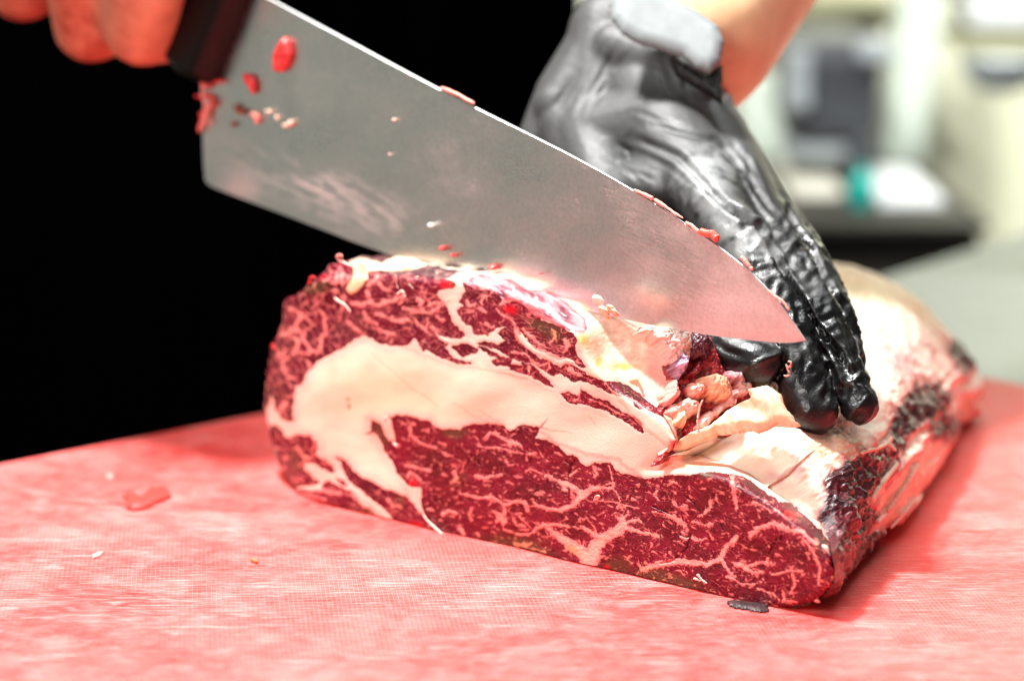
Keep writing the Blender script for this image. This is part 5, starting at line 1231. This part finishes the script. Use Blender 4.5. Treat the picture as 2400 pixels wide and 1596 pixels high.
# clump torn round the heel
hc = thing('meat_shreds', 'ragged red and pink shreds clinging to the heel of the knife', 'meat shreds', tuple(knife_pt(476, 250)))
for i, (p, r0, r1, m) in enumerate((((Z12((1160,435),(1175,480),(1165,540),(1180,600),(1170,680),(1145,765))), 6, 5, M_PINK), (Z12((1150,440),(1160,480),(1210,500)), 5, 6, M_REDBIT), (Z12((1120,550),(1160,560),(1200,550),(1230,580),(1215,610)), 4, 8, M_REDBIT),
        (Z12((1200,600),(1195,660),(1200,720)), 7, 3, M_PINK), (Z12((1150,640),(1160,700),(1135,765)), 6, 4, M_REDBIT), (Z12((1215,470),(1260,470),(1300,475)), 5, 2, M_REDBIT))):
    strand('shred', p, r0, r1, 0, m, hc, plane=lambda x, y: knife_pt(x, y, .002), seed=70+i, n=26)
# shreds along the spine, one thing per clump
for i, (p, r0, r1, lb) in enumerate((
    ([(1032,205),(1050,210),(1072,222),(1098,238),(1112,246)], 4.5, 4, 'long pink shred lying along the spine above the middle of the blade'),
    ([(1484,445),(1500,452),(1518,458),(1530,466)], 3.5, 5, 'first pink shred on the spine in front of the gloved hand'),
    ([(1534,468),(1552,480),(1570,492),(1590,505),(1600,514)], 4.5, 3, 'long ragged shred on the spine between two smaller ones'),
    ([(1605,520),(1622,530),(1640,545)], 3.5, 5, 'short shred on the spine above the fat red clump'),
    ([(1640,540),(1655,545),(1672,552),(1684,560)], 8, 9, 'fat red clump on the spine against the pale glove'),
    ([(1735,604),(1748,614),(1765,634)], 6, 3.5, 'pink shred on the spine next to the dark glove patch'),
    ([(1800,680),(1815,692),(1838,712),(1850,728)], 4, 2.5, 'thin shred on the spine close above the tip'))):
    o = strand('meat_shred', p, r0, r1, 0, M_PINK if i != 4 else solid('bright_red_scrap', (.78, .10, .07), .35, noise=.2, nscale=500), None, plane=lambda x, y: knife_pt(x, y, .0006), seed=90+i, n=26); tag(o, lb, 'meat shred', 'shreds along the spine of the knife')
# crumbs where blade meets meat
for i, (x, y, r, m, lb) in enumerate(((1040, 582, 8, M_REDBIT, 'dark red crumb on the blade, leftmost just above the meat'), (1065, 598, 6, M_REDBIT, 'small dark red crumb right beside the leftmost one above the meat'), (1158, 626, 9, M_REDBIT, 'spiky dark red crumb on the blade above the pale fat'),
      (1014, 528, 7, M_WHITEBIT, 'white crumb on the lower half of the blade'), (1272, 641, 3.5, M_REDBIT, 'tiny red fleck where the blade meets the yellow fat'))):
    bpad('crumb', ell(x, y, r, r*.75, 20, 12, 30+i), .0025, r*.8, m, lb, 'crumb', step=1.1, wob=1.6, nfreq=4)
# curled shred on the glove
GP = on_plane(1843, 862, FA-_n0*.052, _n0)
cs = strand('curled_shred', Z11((712,1130),(730,1128),(732,1150),(716,1160),(706,1140),(712,1168),(726,1180),(722,1195),(708,1198),(694,1194)), 2.6, 2.2, .052, M_PINK, None, seed=99, n=50, plane=lambda x, y: on_plane(x, y, FA, _n0, -.0420))
tag(cs, 'tiny curled pink shred stuck on the black glove', 'meat shred')
# scraps on the board
def gpad(name, poly, h, R, mat, label, cat, **kw):
    n = np.array([0, 0, 1.]); o = pad(name, poly, np.array([0, 0, .0002]), n, h, R, mat, None, under=0.02, **kw); tag(o, label, cat); return o
Z13 = _Z(0, 900, 2.2529)
gpad('meat_chip', Z13((640,590),(690,570),(740,605),(790,560),(850,555),(890,560),(905,600),(840,630),(760,665),(700,675),(650,650),(670,620)), .0028, 10, solid('red_chip', (.78, .05, .04), .4, noise=.15), 'heart shaped red meat chip lying left of the beef', 'meat chip', wob=2, nfreq=9)
gpad('meat_chip', Z13((1320,920),(1345,930),(1375,950),(1350,950),(1325,940)), .0015, 4, solid('brown_chip', (.62, .16, .06), .5), 'small brown sliver on the board below the lower left corner of the beef', 'meat chip', wob=.6, step=1.5)
gpad('fat_crumb', ell(258, 1118, 11, 7, 0, 12, 5), .0015, 8, solid('pale_board_crumb', (.80, .26, .22), .6), 'round pale fat crumb behind the heart shaped chip', 'fat crumb', step=1.5)
gpad('fat_crumb', Z13((480,905),(520,885),(555,885),(530,910),(490,925)), .0008, 5, solid('pale_board_flake', (.84, .32, .28), .6), 'pale flat fat crumb in the middle of the left board area', 'fat crumb', step=1.5, wob=1)
gpad('dried_flap', Z4((1030,1395),(1090,1385),(1200,1400),(1360,1425),(1375,1480),(1300,1488),(1200,1470),(1100,1455),(1040,1430)), .0012, 8, solid('grey_scrap', (.030, .010, .012), .5, noise=.6, nscale=300), 'thin grey scrap sticking out under the lower right of the beef', 'meat scrap', wob=2, nfreq=7)
